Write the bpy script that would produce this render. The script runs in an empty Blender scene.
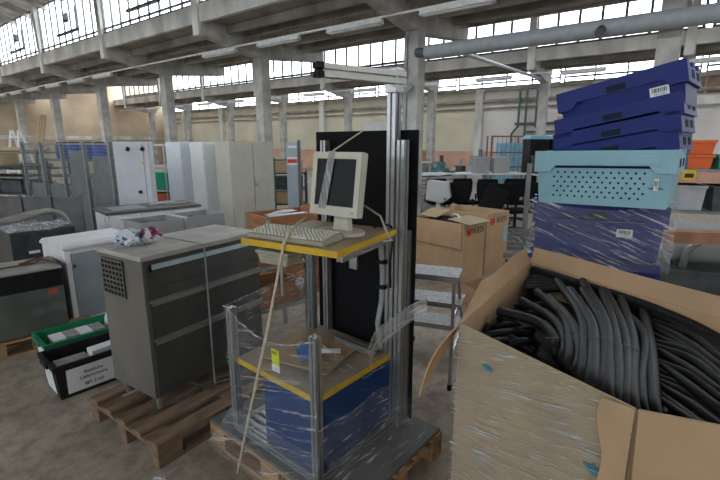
import bpy, math, random
from math import sin, cos, pi, radians as R, atan2, hypot
from mathutils import Vector, Matrix
random.seed(7)
SC = bpy.context.scene
COL = SC.collection

# ------------------------------------------------------------ camera, sky, exposure
H_CAM = 1.75
cam_d = bpy.data.cameras.new('camera'); cam = bpy.data.objects.new('camera', cam_d); COL.objects.link(cam)
cam.location = (0, 0, H_CAM); cam.rotation_euler = (R(90 - 12.43), 0, 0)
cam_d.sensor_width = 36; cam_d.lens = 22.0; cam_d.clip_start = .05; cam_d.clip_end = 300
SC.camera = cam
SC.view_settings.view_transform = 'Standard'; SC.view_settings.look = 'None'
SC.view_settings.gamma = 1; SC.view_settings.use_curve_mapping = False
SC.view_settings.exposure = 1.3
W = bpy.data.worlds.new('overcast_sky'); SC.world = W; W.use_nodes = True
wn = W.node_tree.nodes; wl = W.node_tree.links; wn.clear()
wo = wn.new('ShaderNodeOutputWorld'); wb = wn.new('ShaderNodeBackground')
wb.inputs[0].default_value = (.93, .97, 1, 1); wb.inputs[1].default_value = 4.0
wl.new(wb.outputs[0], wo.inputs[0])

# hall axes: P runs away to the right, T runs away to the left
HA = R(53.1)
def hw(p, t, z=0): return Vector((cos(HA)*p - sin(HA)*t, sin(HA)*p + cos(HA)*t, z))
def portal(p, t0, t1, z0, z1, face=-1):
    d = bpy.data.lights.new('window_daylight', 'AREA'); d.shape = 'RECTANGLE'; d.size = abs(t1-t0); d.size_y = abs(z1-z0)
    o = bpy.data.objects.new('window_daylight', d); COL.objects.link(o)
    o.location = hw(p, (t0+t1)/2, (z0+z1)/2)
    x = hw(0, 1); z = -hw(face, 0); y = z.cross(x)      # the light shines along local -Z
    o.rotation_euler = Matrix((x, y, z)).transposed().to_euler()
    d.cycles.is_portal = True
for k in (-1, 0, 1, 2):
    portal(7.7 + 11.1*(k-1), -16, 40, 5.3, 7.0, -1)
    if k < 2: portal(12.25 + 11.1*(k-1), -16, 40, 5.3, 6.6, 1)
portal(23.75, -16, 40, 4.55, 5.7, -1)
portal(-15.3, -14, 24, 2.6, 4.5, 1)  # portal for the window strip added in the near wall

# ------------------------------------------------------------ mesh helpers
class MB:
    def __init__(s): s.v = []; s.f = []
    def add(s, vs, fs, M=None):
        n = len(s.v)
        s.v += [tuple(M @ Vector(q)) if M is not None else tuple(q) for q in vs]
        s.f += [tuple(i+n for i in f) for f in fs]; return s
    def bx(s, x0, y0, z0, x1, y1, z1, M=None):
        return s.add([(x0,y0,z0),(x1,y0,z0),(x1,y1,z0),(x0,y1,z0),(x0,y0,z1),(x1,y0,z1),(x1,y1,z1),(x0,y1,z1)],
              [(3,2,1,0),(4,5,6,7),(0,1,5,4),(1,2,6,5),(2,3,7,6),(3,0,4,7)], M)
    def box(s, c, d, rz=0, rx=0, ry=0):
        M = Matrix.Translation(c) @ Matrix.Rotation(rz,4,'Z') @ Matrix.Rotation(ry,4,'Y') @ Matrix.Rotation(rx,4,'X')
        return s.bx(-d[0]/2,-d[1]/2,-d[2]/2,d[0]/2,d[1]/2,d[2]/2, M)
    def frustum(s, x0,y0,x1,y1,z0, X0,Y0,X1,Y1,z1, caps=True):
        fs = [(0,1,5,4),(1,2,6,5),(2,3,7,6),(3,0,4,7)]
        if caps: fs += [(3,2,1,0),(4,5,6,7)]
        return s.add([(x0,y0,z0),(x1,y0,z0),(x1,y1,z0),(x0,y1,z0),(X0,Y0,z1),(X1,Y0,z1),(X1,Y1,z1),(X0,Y1,z1)], fs)
    def prism(s, poly, lo, hi, axis='z', M=None):
        n = len(poly)
        def P(a, b, c): return {'z': (a,b,c), 'y': (a,c,b), 'x': (c,a,b)}[axis]
        vs = [P(a,b,lo) for a,b in poly] + [P(a,b,hi) for a,b in poly]
        fs = [tuple(reversed(range(n))), tuple(range(n,2*n))] + [(i,(i+1)%n,n+(i+1)%n,n+i) for i in range(n)]
        return s.add(vs, fs, M)
    def tube(s, pts, r, n=8, caps=True):
        pts = [Vector(p) for p in pts]; m = len(pts)
        rr = r if isinstance(r, (list, tuple)) else [r]*m
        t0 = (pts[1]-pts[0]).normalized(); u = t0.orthogonal().normalized(); vs = []
        for i in range(m):
            t = (pts[min(i+1,m-1)]-pts[max(i-1,0)]).normalized()
            u = (u - t*u.dot(t)).normalized(); w = t.cross(u)
            vs += [pts[i] + (u*cos(2*pi*j/n) + w*sin(2*pi*j/n))*rr[i] for j in range(n)]
        fs = [(i*n+j, i*n+(j+1)%n, (i+1)*n+(j+1)%n, (i+1)*n+j) for i in range(m-1) for j in range(n)]
        if caps: fs += [tuple(reversed(range(n))), tuple((m-1)*n+j for j in range(n))]
        return s.add(vs, fs)
    def cyl(s, c, r, h, n=16, axis='z', r2=None):
        c = Vector(c); d = {'x': Vector((h,0,0)), 'y': Vector((0,h,0)), 'z': Vector((0,0,h))}[axis]
        return s.tube([c, c+d], [r, r if r2 is None else r2], n)
    def grid(s, fn, nu, nv):
        vs = [fn(i/nu, j/nv) for i in range(nu+1) for j in range(nv+1)]
        return s.add(vs, [(i*(nv+1)+j, (i+1)*(nv+1)+j, (i+1)*(nv+1)+j+1, i*(nv+1)+j+1) for i in range(nu) for j in range(nv)])
    def sheet(s, fn, nu, nv, th):
        """closed sheet of thickness th under fn (downwards along its normal)"""
        g = [[Vector(fn(i/nu, j/nv)) for j in range(nv+1)] for i in range(nu+1)]; n = (nu+1)*(nv+1)
        top = [g[i][j] for i in range(nu+1) for j in range(nv+1)]; bot = []
        for i in range(nu+1):
            for j in range(nv+1):
                a = g[min(i+1,nu)][j]-g[max(i-1,0)][j]; b = g[i][min(j+1,nv)]-g[i][max(j-1,0)]
                bot.append(g[i][j] - a.cross(b).normalized()*th)
        I = lambda i,j: i*(nv+1)+j
        fs = []
        for i in range(nu):
            for j in range(nv):
                fs.append((I(i,j),I(i+1,j),I(i+1,j+1),I(i,j+1))); fs.append((n+I(i,j+1),n+I(i+1,j+1),n+I(i+1,j),n+I(i,j)))
        for i in range(nu):
            fs.append((I(i+1,0),I(i,0),n+I(i,0),n+I(i+1,0))); fs.append((I(i,nv),I(i+1,nv),n+I(i+1,nv),n+I(i,nv)))
        for j in range(nv):
            fs.append((I(0,j),I(0,j+1),n+I(0,j+1),n+I(0,j))); fs.append((I(nu,j+1),I(nu,j),n+I(nu,j),n+I(nu,j+1)))
        return s.add(top+bot, fs)
    def slot(s, p0, p1, w=.04, h=None, up=(0,0,1), depth=None):
        """aluminium T-slot profile from p0 to p1"""
        h = h or w; p0 = Vector(p0); p1 = Vector(p1); t = (p1-p0); L = t.length; t.normalize()
        upv = Vector(up)
        if abs(t.dot(upv)) > .95: upv = Vector((1,0,0))
        x = upv.cross(t).normalized(); y = t.cross(x)
        a, b, g, d = w/2, h/2, min(w,h)*.12, min(w,h)*.3
        ga = [(-g,-b),(-g,-b+d),(g,-b+d),(g,-b)]
        poly = [(-a,-b)] + ga + [(a,-b),(a,-g),(a-d,-g),(a-d,g),(a,g),(a,b),(g,b),(g,b-d),(-g,b-d),(-g,b),(-a,b),(-a,g),(-a+d,g),(-a+d,-g),(-a,-g)]
        M = Matrix.Translation(p0) @ Matrix((x,y,t)).transposed().to_4x4()
        return s.prism(poly, 0, L, 'z', M)
    def mesh(s, name, mat, smooth=False):
        me = bpy.data.meshes.new(name); me.from_pydata([tuple(q) for q in s.v], [], s.f); me.update()
        if mat is not None: me.materials.append(mat)
        if smooth: me.shade_smooth()
        return me

def prop(o, label=None, cat=None, group=None, kind=None):
    if label: o['label'] = label
    if cat: o['category'] = cat
    if group: o['group'] = group
    if kind: o['kind'] = kind
    return o
def obj(name, mb, mat=None, parent=None, loc=None, rz=None, bevel=0, smooth=False, label=None, cat=None, group=None, kind=None, auto=None):
    me = mb if isinstance(mb, bpy.types.Mesh) else mb.mesh(name, mat, smooth)
    o = bpy.data.objects.new(name, me); COL.objects.link(o)
    if auto: me.set_sharp_from_angle(angle=R(auto))
    if parent is not None: o.parent = parent
    if loc is not None: o.location = loc
    if rz is not None: o.rotation_euler = (0,0,rz) if not hasattr(rz,'__len__') else rz
    if bevel:
        b = o.modifiers.new('bevel', 'BEVEL'); b.width = bevel; b.segments = 2; b.limit_method = 'ANGLE'; b.angle_limit = R(40)
    return prop(o, label, cat, group, kind)
def thing(name, label, cat, loc=(0,0,0), rz=0, group=None, kind=None):
    o = bpy.data.objects.new(name, None); COL.objects.link(o); o.empty_display_size = .1
    o.location = loc; o.rotation_euler = (0,0,rz) if not hasattr(rz,'__len__') else rz
    return prop(o, label, cat, group, kind)
KIDS = None
def copy_thing(o, loc, rz=None, label=None, group=None, parent=None):
    c = o.copy(); COL.objects.link(c); c.location = loc
    if rz is not None: c.rotation_euler = (0,0,rz) if not hasattr(rz,'__len__') else rz
    if label: c['label'] = label
    if group: c['group'] = group
    for ch in o.children:
        d = ch.copy(); COL.objects.link(d); d.parent = c
        for g in ch.children:
            e = g.copy(); COL.objects.link(e); e.parent = d
    return c
def text(name, body, size, mat, parent, M, label=None, bold=0, sx=1):
    cu = bpy.data.curves.new(name, 'FONT'); cu.body = body; cu.size = size; cu.align_x = 'CENTER'; cu.align_y = 'CENTER'
    cu.offset = bold; cu.resolution_u = 2
    t = bpy.data.objects.new(name, cu); COL.objects.link(t)
    dg = bpy.context.evaluated_depsgraph_get(); me = bpy.data.meshes.new_from_object(t.evaluated_get(dg))
    bpy.data.objects.remove(t); bpy.data.curves.remove(cu)
    me.transform(M @ Matrix.Diagonal((sx,1,1,1))); me.materials.clear(); me.materials.append(mat)
    return obj(name, me, parent=parent, label=label)
def face_M(origin, right, up):
    x = Vector(right).normalized(); y = Vector(up).normalized(); z = x.cross(y)
    return Matrix.Translation(origin) @ Matrix((x,y,z)).transposed().to_4x4()

# ------------------------------------------------------------ materials
MATS = {}
def mat(name, col, rough=.6, metal=0, var=.12, scale=6, bump=0, bscale=40, col2=None, detail=4, stretch=None, spec=.3, trans=0, emit=None, lo=.35, hi=.68):
    m = bpy.data.materials.new(name); m.use_nodes = True; nt = m.node_tree; N = nt.nodes; L = nt.links
    b = N['Principled BSDF']; b.inputs['Roughness'].default_value = rough; b.inputs['Metallic'].default_value = metal
    b.inputs['Specular IOR Level'].default_value = spec
    tc = N.new('ShaderNodeTexCoord'); mp = N.new('ShaderNodeMapping'); L.new(tc.outputs['Object'], mp.inputs[0])
    if stretch: mp.inputs['Scale'].default_value = stretch
    nz = N.new('ShaderNodeTexNoise'); nz.inputs['Scale'].default_value = scale; nz.inputs['Detail'].default_value = detail
    L.new(mp.outputs[0], nz.inputs['Vector'])
    rp = N.new('ShaderNodeValToRGB'); rp.color_ramp.elements[0].position = lo; rp.color_ramp.elements[1].position = hi
    c = list(col)[:3]
    c1 = [max(0,q*(1-var)) for q in c] if col2 is None else list(col2)
    c2 = [min(1,q*(1+var)) for q in c] if col2 is None else c
    rp.color_ramp.elements[0].color = (*c1,1); rp.color_ramp.elements[1].color = (*c2,1)
    L.new(nz.outputs['Fac'], rp.inputs[0]); L.new(rp.outputs[0], b.inputs['Base Color'])
    if bump:
        n2 = N.new('ShaderNodeTexNoise'); n2.inputs['Scale'].default_value = bscale; n2.inputs['Detail'].default_value = 3
        L.new(mp.outputs[0], n2.inputs['Vector']); bp = N.new('ShaderNodeBump'); bp.inputs['Strength'].default_value = bump; bp.inputs['Distance'].default_value = .02
        L.new(n2.outputs['Fac'], bp.inputs['Height']); L.new(bp.outputs[0], b.inputs['Normal'])
    if emit: b.inputs['Emission Color'].default_value = (*emit[:3],1); b.inputs['Emission Strength'].default_value = emit[3]
    MATS[name] = m; return m
def film(name, base=.06, streak=.5, head=0, tilt=0, lens=(.35,.1,.02), tint=(.9,.93,.96), rough=.12, lo=.5, hi=.72):
    """clear stretch film whose streaks run along heading `head`, tipped by `tilt`"""
    m = bpy.data.materials.new(name); m.use_nodes = True; nt = m.node_tree; N = nt.nodes; L = nt.links; N.clear()
    out = N.new('ShaderNodeOutputMaterial'); mix = N.new('ShaderNodeMixShader'); tr = N.new('ShaderNodeBsdfTransparent')
    pb = N.new('ShaderNodeBsdfPrincipled'); pb.inputs['Base Color'].default_value = (*tint,1); pb.inputs['Roughness'].default_value = rough
    tr.inputs[0].default_value = (.97,.98,.99,1)
    tc = N.new('ShaderNodeTexCoord'); mp = N.new('ShaderNodeMapping'); mp.vector_type = 'TEXTURE'
    mp.inputs['Rotation'].default_value = (0, tilt, head); mp.inputs['Scale'].default_value = lens
    nz = N.new('ShaderNodeTexNoise'); nz.inputs['Scale'].default_value = 1; nz.inputs['Detail'].default_value = 5; nz.inputs['Roughness'].default_value = .62; nz.inputs['Distortion'].default_value = .4
    L.new(tc.outputs['Object'], mp.inputs[0]); L.new(mp.outputs[0], nz.inputs['Vector'])
    rp = N.new('ShaderNodeValToRGB'); rp.color_ramp.elements[0].position = lo; rp.color_ramp.elements[1].position = hi
    rp.color_ramp.elements[0].color = (base,)*3+(1,); rp.color_ramp.elements[1].color = (streak,)*3+(1,)  # pale streaks paint highlights, along with the wrinkles, into the opacity
    L.new(nz.outputs['Fac'], rp.inputs[0]); L.new(rp.outputs[0], mix.inputs[0])
    bp = N.new('ShaderNodeBump'); bp.inputs['Strength'].default_value = 1; bp.inputs['Distance'].default_value = .03
    L.new(nz.outputs['Fac'], bp.inputs['Height']); L.new(bp.outputs[0], pb.inputs['Normal'])
    L.new(tr.outputs[0], mix.inputs[1]); L.new(pb.outputs[0], mix.inputs[2]); L.new(mix.outputs[0], out.inputs[0])
    return m
def glass(name, tint=(.96,.98,1), refl=.08):
    m = bpy.data.materials.new(name); m.use_nodes = True; nt = m.node_tree; N = nt.nodes; L = nt.links; N.clear()
    out = N.new('ShaderNodeOutputMaterial'); mix = N.new('ShaderNodeMixShader'); tr = N.new('ShaderNodeBsdfTransparent'); gl = N.new('ShaderNodeBsdfGlossy')
    nz = N.new('ShaderNodeTexNoise'); nz.inputs['Scale'].default_value = 1.5; rp = N.new('ShaderNodeValToRGB')
    rp.color_ramp.elements[0].color = tuple(q*.86 for q in tint)+(1,); rp.color_ramp.elements[1].color = tint+(1,)
    tc = N.new('ShaderNodeTexCoord'); L.new(tc.outputs['Object'], nz.inputs['Vector']); L.new(nz.outputs['Fac'], rp.inputs[0]); L.new(rp.outputs[0], tr.inputs[0])
    gl.inputs['Roughness'].default_value = .05; mix.inputs[0].default_value = refl
    L.new(tr.outputs[0], mix.inputs[1]); L.new(gl.outputs[0], mix.inputs[2]); L.new(mix.outputs[0], out.inputs[0]); return m

m_conc   = mat('concrete_grey', (.46,.45,.43), .85, var=.28, scale=2.2, bump=.15, bscale=18, detail=8)
m_concl  = mat('concrete_pale', (.62,.61,.58), .85, var=.25, scale=1.6, bump=.12, bscale=14, detail=8, stretch=(1,1,.4))
m_concd  = mat('concrete_brown_dark', (.32,.295,.265), .9, var=.3, scale=1.3, bump=.15, detail=8)  # darker, browner concrete tone for slabs, joists, sill and wall conduits
m_steel_d= mat('window_bar_steel', (.12,.13,.135), .6, .2)
m_lamp   = mat('lamp_enamel', (.75,.75,.74), .5)
m_alu    = mat('aluminium_profile', (.46,.47,.48), .35, .8, var=.05, scale=30)
m_blackp = mat('black_panel', (.007,.007,.008), .7, var=.15, spec=.12)
m_black  = mat('black_plastic', (.010,.010,.011), .5, var=.2, spec=.2)
m_blackf = mat('black_fabric', (.009,.010,.012), .95, var=.25, scale=60, spec=.1)
m_blue   = mat('blue_panel', (.010,.045,.17), .55, var=.1, spec=.2)
m_mdf    = mat('desk_board', (.36,.28,.19), .6, var=.1, scale=9, bump=.03)
m_yellow = mat('yellow_edge', (.62,.40,.03), .5)
m_beige  = mat('beige_plastic', (.56,.54,.45), .5, var=.05)
m_beiged = mat('beige_plastic_dusty', (.36,.34,.26), .6, var=.1)
m_screen = mat('dark_screen', (.004,.004,.005), .35, var=.1, spec=.15)
m_white  = mat('white_enamel', (.72,.73,.75), .4, var=.05)
m_paper  = mat('white_paper', (.72,.73,.75), .8, var=.05)
m_ink    = mat('print_ink', (.03,.03,.04), .8, var=.05)
m_red    = mat('red_print', (.55,.03,.03), .6, var=.05)
m_wood   = mat('pallet_wood', (.36,.22,.115), .85, var=.3, scale=5, stretch=(1,6,6), bump=.15, bscale=30)
m_woodd  = mat('pallet_wood_grey', (.21,.14,.09), .9, var=.3, scale=5, stretch=(1,6,6), bump=.15, bscale=30)
m_card   = mat('cardboard', (.48,.32,.19), .8, var=.08, scale=4, bump=.02)
m_cardl  = mat('cardboard_pale', (.42,.32,.20), .8, var=.1, scale=5, bump=.03)
m_cardd  = mat('cardboard_inside', (.30,.20,.12), .85, var=.1)
m_film   = film('stretch_film', .08, .8, R(90), R(16), (.5,.1,.012), lo=.54, hi=.74)
m_filmh  = film('stretch_film_dense', .10, .75, R(-22), R(22), (.25,.1,.014), lo=.53, hi=.72)
m_glass  = glass('window_glass')
# ------------------------------------------------------------ the hall
def spline_(P): return [Vector(p) for p in P]
def floor_mat():
    m = mat('floor_concrete', (.43,.37,.30), .75, scale=.9, var=.14, detail=10, bump=.08, bscale=25)
    nt = m.node_tree; N = nt.nodes; L = nt.links; b = N['Principled BSDF']
    old = b.inputs['Base Color'].links[0].from_socket
    n2 = N.new('ShaderNodeTexNoise'); n2.inputs['Scale'].default_value = 9; n2.inputs['Detail'].default_value = 12; n2.inputs['Roughness'].default_value = .72
    tc = N.new('ShaderNodeTexCoord'); L.new(tc.outputs['Object'], n2.inputs['Vector'])
    rp = N.new('ShaderNodeValToRGB'); rp.color_ramp.elements[0].position=.36; rp.color_ramp.elements[0].color=(.60,.58,.56,1); rp.color_ramp.elements[1].position=.56; rp.color_ramp.elements[1].color=(1,1,1,1)
    mx = N.new('ShaderNodeMixRGB'); mx.blend_type='MULTIPLY'; mx.inputs[0].default_value=1
    L.new(n2.outputs['Fac'], rp.inputs[0]); L.new(old, mx.inputs[1]); L.new(rp.outputs[0], mx.inputs[2]); L.new(mx.outputs[0], b.inputs['Base Color'])
    return m
PN, PF, TN, TF = -15.2, 23.6, -16., 40.
obj('floor', MB().bx(PN,TN,-.2,PF+.3,TF+.3,0), floor_mat(), rz=HA, kind='structure', label='dusty grey concrete hall floor')
m_cream = mat('wall_cream', (.68,.63,.50), .9, var=.12, scale=.5, detail=8, bump=.05)
m_wallp = mat('wall_pale', (.70,.67,.65), .9, var=.12, scale=.5, detail=8, bump=.05)
m_beigew= mat('wall_beige', (.58,.46,.33), .9, var=.15, scale=.7, detail=8, bump=.05)
m_salmon= mat('wall_salmon', (.66,.40,.30), .9, var=.15, scale=.9, detail=8, bump=.05)
wb_ = thing('wall_back', 'long back wall of the hall, cream plaster over a salmon dado', None, kind='structure', rz=HA)
obj('plaster', MB().bx(PF,9.5,1.3,PF+.3,TF,4.55), m_cream, wb_)
obj('plaster', MB().bx(PF,TN,1.3,PF+.3,9.5,4.55), m_wallp, wb_)
obj('dado', MB().bx(PF-.01,TN,0,PF+.3,TF,1.3), m_salmon, wb_)
obj('lintel', MB().bx(PF,TN,5.7,PF+.3,TF,6.2), m_conc, wb_)
obj('sill', MB().bx(PF-.15,TN,4.4,PF,TF,4.57), m_concd, wb_)
obj('conduit', MB().tube([(PF-.12,TN,3.55),(PF-.12,TF,3.55)], .05, 6).tube([(PF-.12,TN,3.9),(PF-.12,TF,3.9)], .09, 6), m_concd, wb_)
for i in range(11):
    t = .2 + 5.6*i - 13
    obj('pilaster', MB().bx(PF-.3,t-.2,0,PF,t+.2,4.5), m_concl, wb_)
we = thing('wall_end', 'beige far end wall of the hall with a rail across it', None, kind='structure', rz=HA)
obj('plaster', MB().bx(PN,TF,0,PF+.3,TF+.3,6.9), m_beigew, we)
obj('rail', MB().bx(PN,TF-.1,2.0,PF,TF,2.3), m_concl, we)
wn_ = thing('wall_near', 'unseen near wall behind the viewer with a window strip added for fill daylight', None, kind='structure', rz=HA)
obj('plaster', MB().bx(PN-.3,TN,0,PN,TF,2.6), m_cream, wn_); obj('plaster', MB().bx(PN-.3,TN,4.5,PN,TF,6.9), m_cream, wn_); obj('plaster', MB().bx(PN-.3,24,2.6,PN,TF,4.5), m_cream, wn_); obj('plaster', MB().bx(PN-.3,TN,2.6,PN,-14,4.5), m_cream, wn_)
obj('wall_right', MB().bx(PN,TN-.3,0,PF+.3,TN,6.9), m_cream, rz=HA, kind='structure')

SP = 5.42; T0 = .2
ROWS = {-1: -12.53, 0: -1.43, 1: 9.67, 2: 20.77}
ceil_ = thing('ceiling', 'sawtooth concrete roof with flat gutter slabs, ribs and curved shells', None, kind='structure', rz=HA)
cols_t = [T0 + SP*i + (.42 if i == 0 else 0) for i in range(-2, 8) if T0+SP*i < TF]
rib_me = {}
for k, pc in ROWS.items():
    a, b = pc-2.05, pc+(2.57 if k < 2 else .4)
    obj('gutter_slab', MB().bx(a,TN,4.92,b,TF,5.1), m_concd, ceil_)
    obj('parapet', MB().bx(a-.12,TN,4.86,a,TF,5.3), m_concl, ceil_)
    obj('gutter_edge', MB().bx(b,TN,4.86,b+.12,TF,5.3), m_conc, ceil_)
    for q in ((-1.3, -.65, .8, 1.6) if k < 2 else (-1.3, -.65)):
        obj('joist', MB().bx(pc+q-.06,TN,4.72,pc+q+.06,TF,4.92), m_concd, ceil_)
    # curved shell rising from the far gutter edge to the head of the next row of windows
    if k < 2 or True:
        p0, p1 = b-.02, b+.02 + (11.1-4.62)
        if k == 2: continue
        n = 10
        def prof(u): return (p0 + (p1-p0)*u, 6.62 + .42*u + .75*sin(u*pi))
        pts = [prof(i/n) for i in range(n+1)]
        poly = pts + [(x, z+.15) for x, z in reversed(pts)]
        obj('roof_shell', MB().prism(poly, TN, TF, 'y'), m_conc, ceil_)
        # prism axis y: (a, c, b) -> (p, t, z)
        rpoly = pts + [(x, z-.22) for x, z in reversed(pts)]
        me = MB().prism(rpoly, -.07, .07, 'y').mesh('rib', m_conc)
        t = TN + 1
        while t < TF:
            obj('rib', me, parent=ceil_, loc=(0,t,0)); t += SP/3
        for u in (.25,.45,.65,.85):
            x, z = prof(u)
            obj('purlin', MB().bx(x-.06,TN,z-.14,x+.06,TF,z+.02), m_conc, ceil_)
# first shell behind the camera starts at the near wall
p0, p1 = PN-.3, ROWS[-1]-2.05
obj('roof_shell', MB().bx(p0,TN,6.8,p1,TF,6.95), m_conc, ceil_)
obj('head_beam', MB().bx(ROWS[2]+.35,TN,5.7,PF+.3,TF,5.85), m_conc, ceil_)

ORD = ['first','second','third','fourth','fifth','sixth','seventh','eighth','ninth','tenth']
def gird(pc, full=True):
    a, b = pc-2.17, pc+(2.57 if full else .4)
    return [(a,4.6),(pc-.35,4.28),(pc+.35,4.28),(b,4.52 if full else 4.28),(b,4.92),(a,4.92)]
nrow = {-1:'row far behind the camera', 0:'row behind the camera', 1:'near row under the lamp line', 2:'far row by the back wall'}
shaft_me = MB().bx(-.17,-.17,0,.17,.17,4.32).mesh('shaft', m_conc)
gird_me = MB().prism([(x-0, z) for x, z in gird(0)], -.16, .16, 'y').mesh('haunched_girder', m_conc)
gird2_me = MB().prism(gird(0, False), -.16, .16, 'y').mesh('haunched_girder', m_conc)
post_me = MB().prism([(-2.22,4.55),(-2.02,4.55),(-2.06,7.05),(-2.28,7.05)], -.13, .13, 'y').mesh('window_post', m_concl)
for k in (1, 2, 0, -1):
    for i, t in enumerate(cols_t):
        c = hw(ROWS[k], t)
        if k < 1 and abs(t) > 12: continue
        g = thing('concrete_column', f'{ORD[i]} grey concrete column from the right in the {nrow[k]}', 'column', c, HA, f'concrete columns of the {nrow[k]}')
        obj('shaft', shaft_me, parent=g); obj('haunched_girder', gird_me if k < 2 else gird2_me, parent=g); obj('window_post', post_me, parent=g)
# ---- window strips: one window per bay, nine panes each
def bars_mesh(n, wd, ht, low, g=.018):
    b = MB()
    for i in range(n+1):
        x = -wd/2 + wd*i/n; b.bx(-.03,x-g,0,.03,x+g,ht)
    for z in low: b.bx(-.035,-wd/2,z-g*1.2,.035,wd/2,z+g*1.2)
    return b
def win_strip(p, z0, ht, ts, width, n, hopper, num, low=None, g=.018):
    fm = bars_mesh(n, width, ht, low or [.03, .16, ht-.03], g).mesh('window_frame', m_steel_d)
    pw = width/n
    pm = MB().bx(-.004,-pw/2+.02,.02,.004,pw/2-.02,ht-.02).mesh('pane', m_glass)
    hm = MB().bx(-.05,-pw*1.6,.4,.05,pw*1.6,.47).bx(-.05,-pw*1.6,.4,.05,-pw*1.6+.05,1.2).bx(-.05,-.12,.8,.05,.12,.85).bx(-.05,-.12,.8,.05,-.07,1.1).bx(-.05,.07,.8,.05,.12,1.1).mesh('opening_light', m_steel_d)
    for t in ts:
        w = thing(f'window_{num}', 'strip window of tall narrow panes', None, hw(p, t, z0), HA, kind='structure'); num += 1
        obj('window_frame', fm, parent=w)
        for i in range(n): obj('pane', pm, parent=w, loc=(0, -width/2+pw*(i+.5), 0))
        if hopper: obj('opening_light', hm, parent=w, loc=(-.03,0,0))
    return num
mids = [T0 + SP*i + SP/2 for i in range(-2, 8) if T0 + SP*i + SP/2 < TF-1]
num = 1
num = win_strip(ROWS[1]-2.11, 5.3, 1.72, mids, SP-.26, 9, True, num)
num = win_strip(ROWS[2]-2.11, 5.3, 1.72, mids, SP-.26, 7, False, num, None, .045)
num = win_strip(PF+.1, 4.57, 1.13, mids, SP-.2, 4, False, num, [.03,.26,1.1], .035)
num = win_strip(PN-.1, 2.6, 1.9, [-14+4.75*(i+.5) for i in range(8)], 4.7, 4, False, num, [.05,.95,1.85], .04)  # added unseen windows, bringing daylight onto surfaces that face the camera
num = win_strip(ROWS[0]-2.11, 5.3, 1.72, [t for t in mids if t < 20], SP-.26, 3, False, num)
num = win_strip(ROWS[-1]-2.11, 5.3, 1.72, [t for t in mids if t < 20], SP-.26, 3, False, num)

for k_ in (-1, 0, 1): num = win_strip(ROWS[k_]+2.63, 5.3, 1.32, [t for t in mids if t < (40 if k_ > 0 else 20)], SP-.26, 3, False, num)
# ---- fluorescent lamps on their conduits
lb = MB().bx(-.045,-.78,0,.045,.78,.05).prism([(-.045,0),(.045,0),(.085,-.045),(-.085,-.045)], -.78, .78, 'y').mesh('lamp_body', m_lamp)
lt = MB().cyl((-.035,-.72,-.06), .014, 1.44, 8, 'y').cyl((.035,-.72,-.06), .014, 1.44, 8, 'y').mesh('lamp_tube', m_paper)
lw = MB().bx(-.005,-.005,.06,.005,.005,.55).mesh('hanger', m_steel_d)
lamp0 = None
LT = {'near':(8.55,4.33,[4.1+2.5*i for i in (-3,-2,-1,0,1,2,3,6,7,8,9,10,11,12,13)]), 'far':(18.9,4.36,[-3+3.4*i for i in range(12)])}
for row, (p, z, tl) in LT.items():
    obj('lamp_conduit', MB().bx(p-.025,-12,z+.06,p+.025,TF,z+.10), m_lamp, rz=HA, label=f'thin white conduit carrying the {row} line of tube lamps', cat='conduit')
    for i, t in enumerate(tl):
        lab = f'{["first","second","third","fourth","fifth","sixth","seventh","eighth","ninth","tenth","eleventh","twelfth","thirteenth","fourteenth","fifteenth","sixteenth"][i]} white tube lamp from the right on the {row} lamp line'
        if lamp0 is None:
            lamp0 = thing('tube_lamp', lab, 'lamp', hw(p,t,z), HA, f'tube lamps on the {row} line')
            obj('lamp_body', lb, parent=lamp0); obj('lamp_tube', lt, parent=lamp0); obj('hanger', lw, parent=lamp0, loc=(0,-.6,0)); obj('hanger', lw, parent=lamp0, loc=(0,.6,0))
        else: copy_thing(lamp0, hw(p,t,z), HA, lab, f'tube lamps on the {row} line')
# ---- big grey duct along the near row, rails under the first windows, wall pipes
m_duct = mat('duct_grey', (.36,.39,.42), .5, var=.1)
d = thing('ventilation_duct', 'fat grey round duct running along the near column row', 'duct', hw(9.25,0,0), HA)
obj('duct_pipe', MB().tube([(0,-12,3.72),(0,5.1,3.72)], .15, 16), m_duct, d, smooth=True, auto=40)
obj('end_cap', MB().tube([(0,5.1,3.72),(0,5.16,3.72),(0,5.35,3.74),(0,5.38,3.74)], [.13,.11,.1,.05], 12), m_steel_d, d, smooth=True)
for t in (4.2,2.4,.2,-2,-5): obj('duct_band', MB().tube([(0,t,3.72),(0,t+.05,3.72)], .158, 16), m_duct, d)
obj('outlet', MB().tube([(-.1,1.6,3.69),(-.3,1.6,3.59)], .075, 12), m_steel_d, d)
r = MB()
for j, (dz, dp) in enumerate(((0,.0),(.12,.05),(.24,.1))):
    pts = []
    for i in range(40):
        t = -2 + i*.3
        pts.append((-dp, t, 5.75+dz - .35*math.exp(-((t-3.2)/.8)**2)*(j%2) ))
    r.tube(pts, .035, 6)
obj('pipe_bundle', r, m_duct, loc=hw(ROWS[1]-2.45,2.6,0), rz=HA, smooth=True, label='three thin grey pipes running under the nearest roof windows', cat='pipes')

# spot lamps on the second column of the near row
m_pcl = mat('spot_grey', (.40,.40,.40), .5)
sl_ = thing('spot_lamp', 'pair of grey round spot lamps on the column behind the workstation post', 'lamp', hw(ROWS[1]-.18, T0+SP, 0), HA)
for dz, dy in ((3.35,.12),(2.98,-.02)): obj('lamp_can', MB().tube([(-.02,dy,dz+.1),(-.1,dy,dz+.05),(-.28,dy+.05,dz-.08)], [.04,.075,.08], 14), m_pcl, sl_, smooth=True, auto=40)
obj('cable_duct', MB().bx(-.05,.1,.3,0,.18,4.2), m_duct, sl_)
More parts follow.
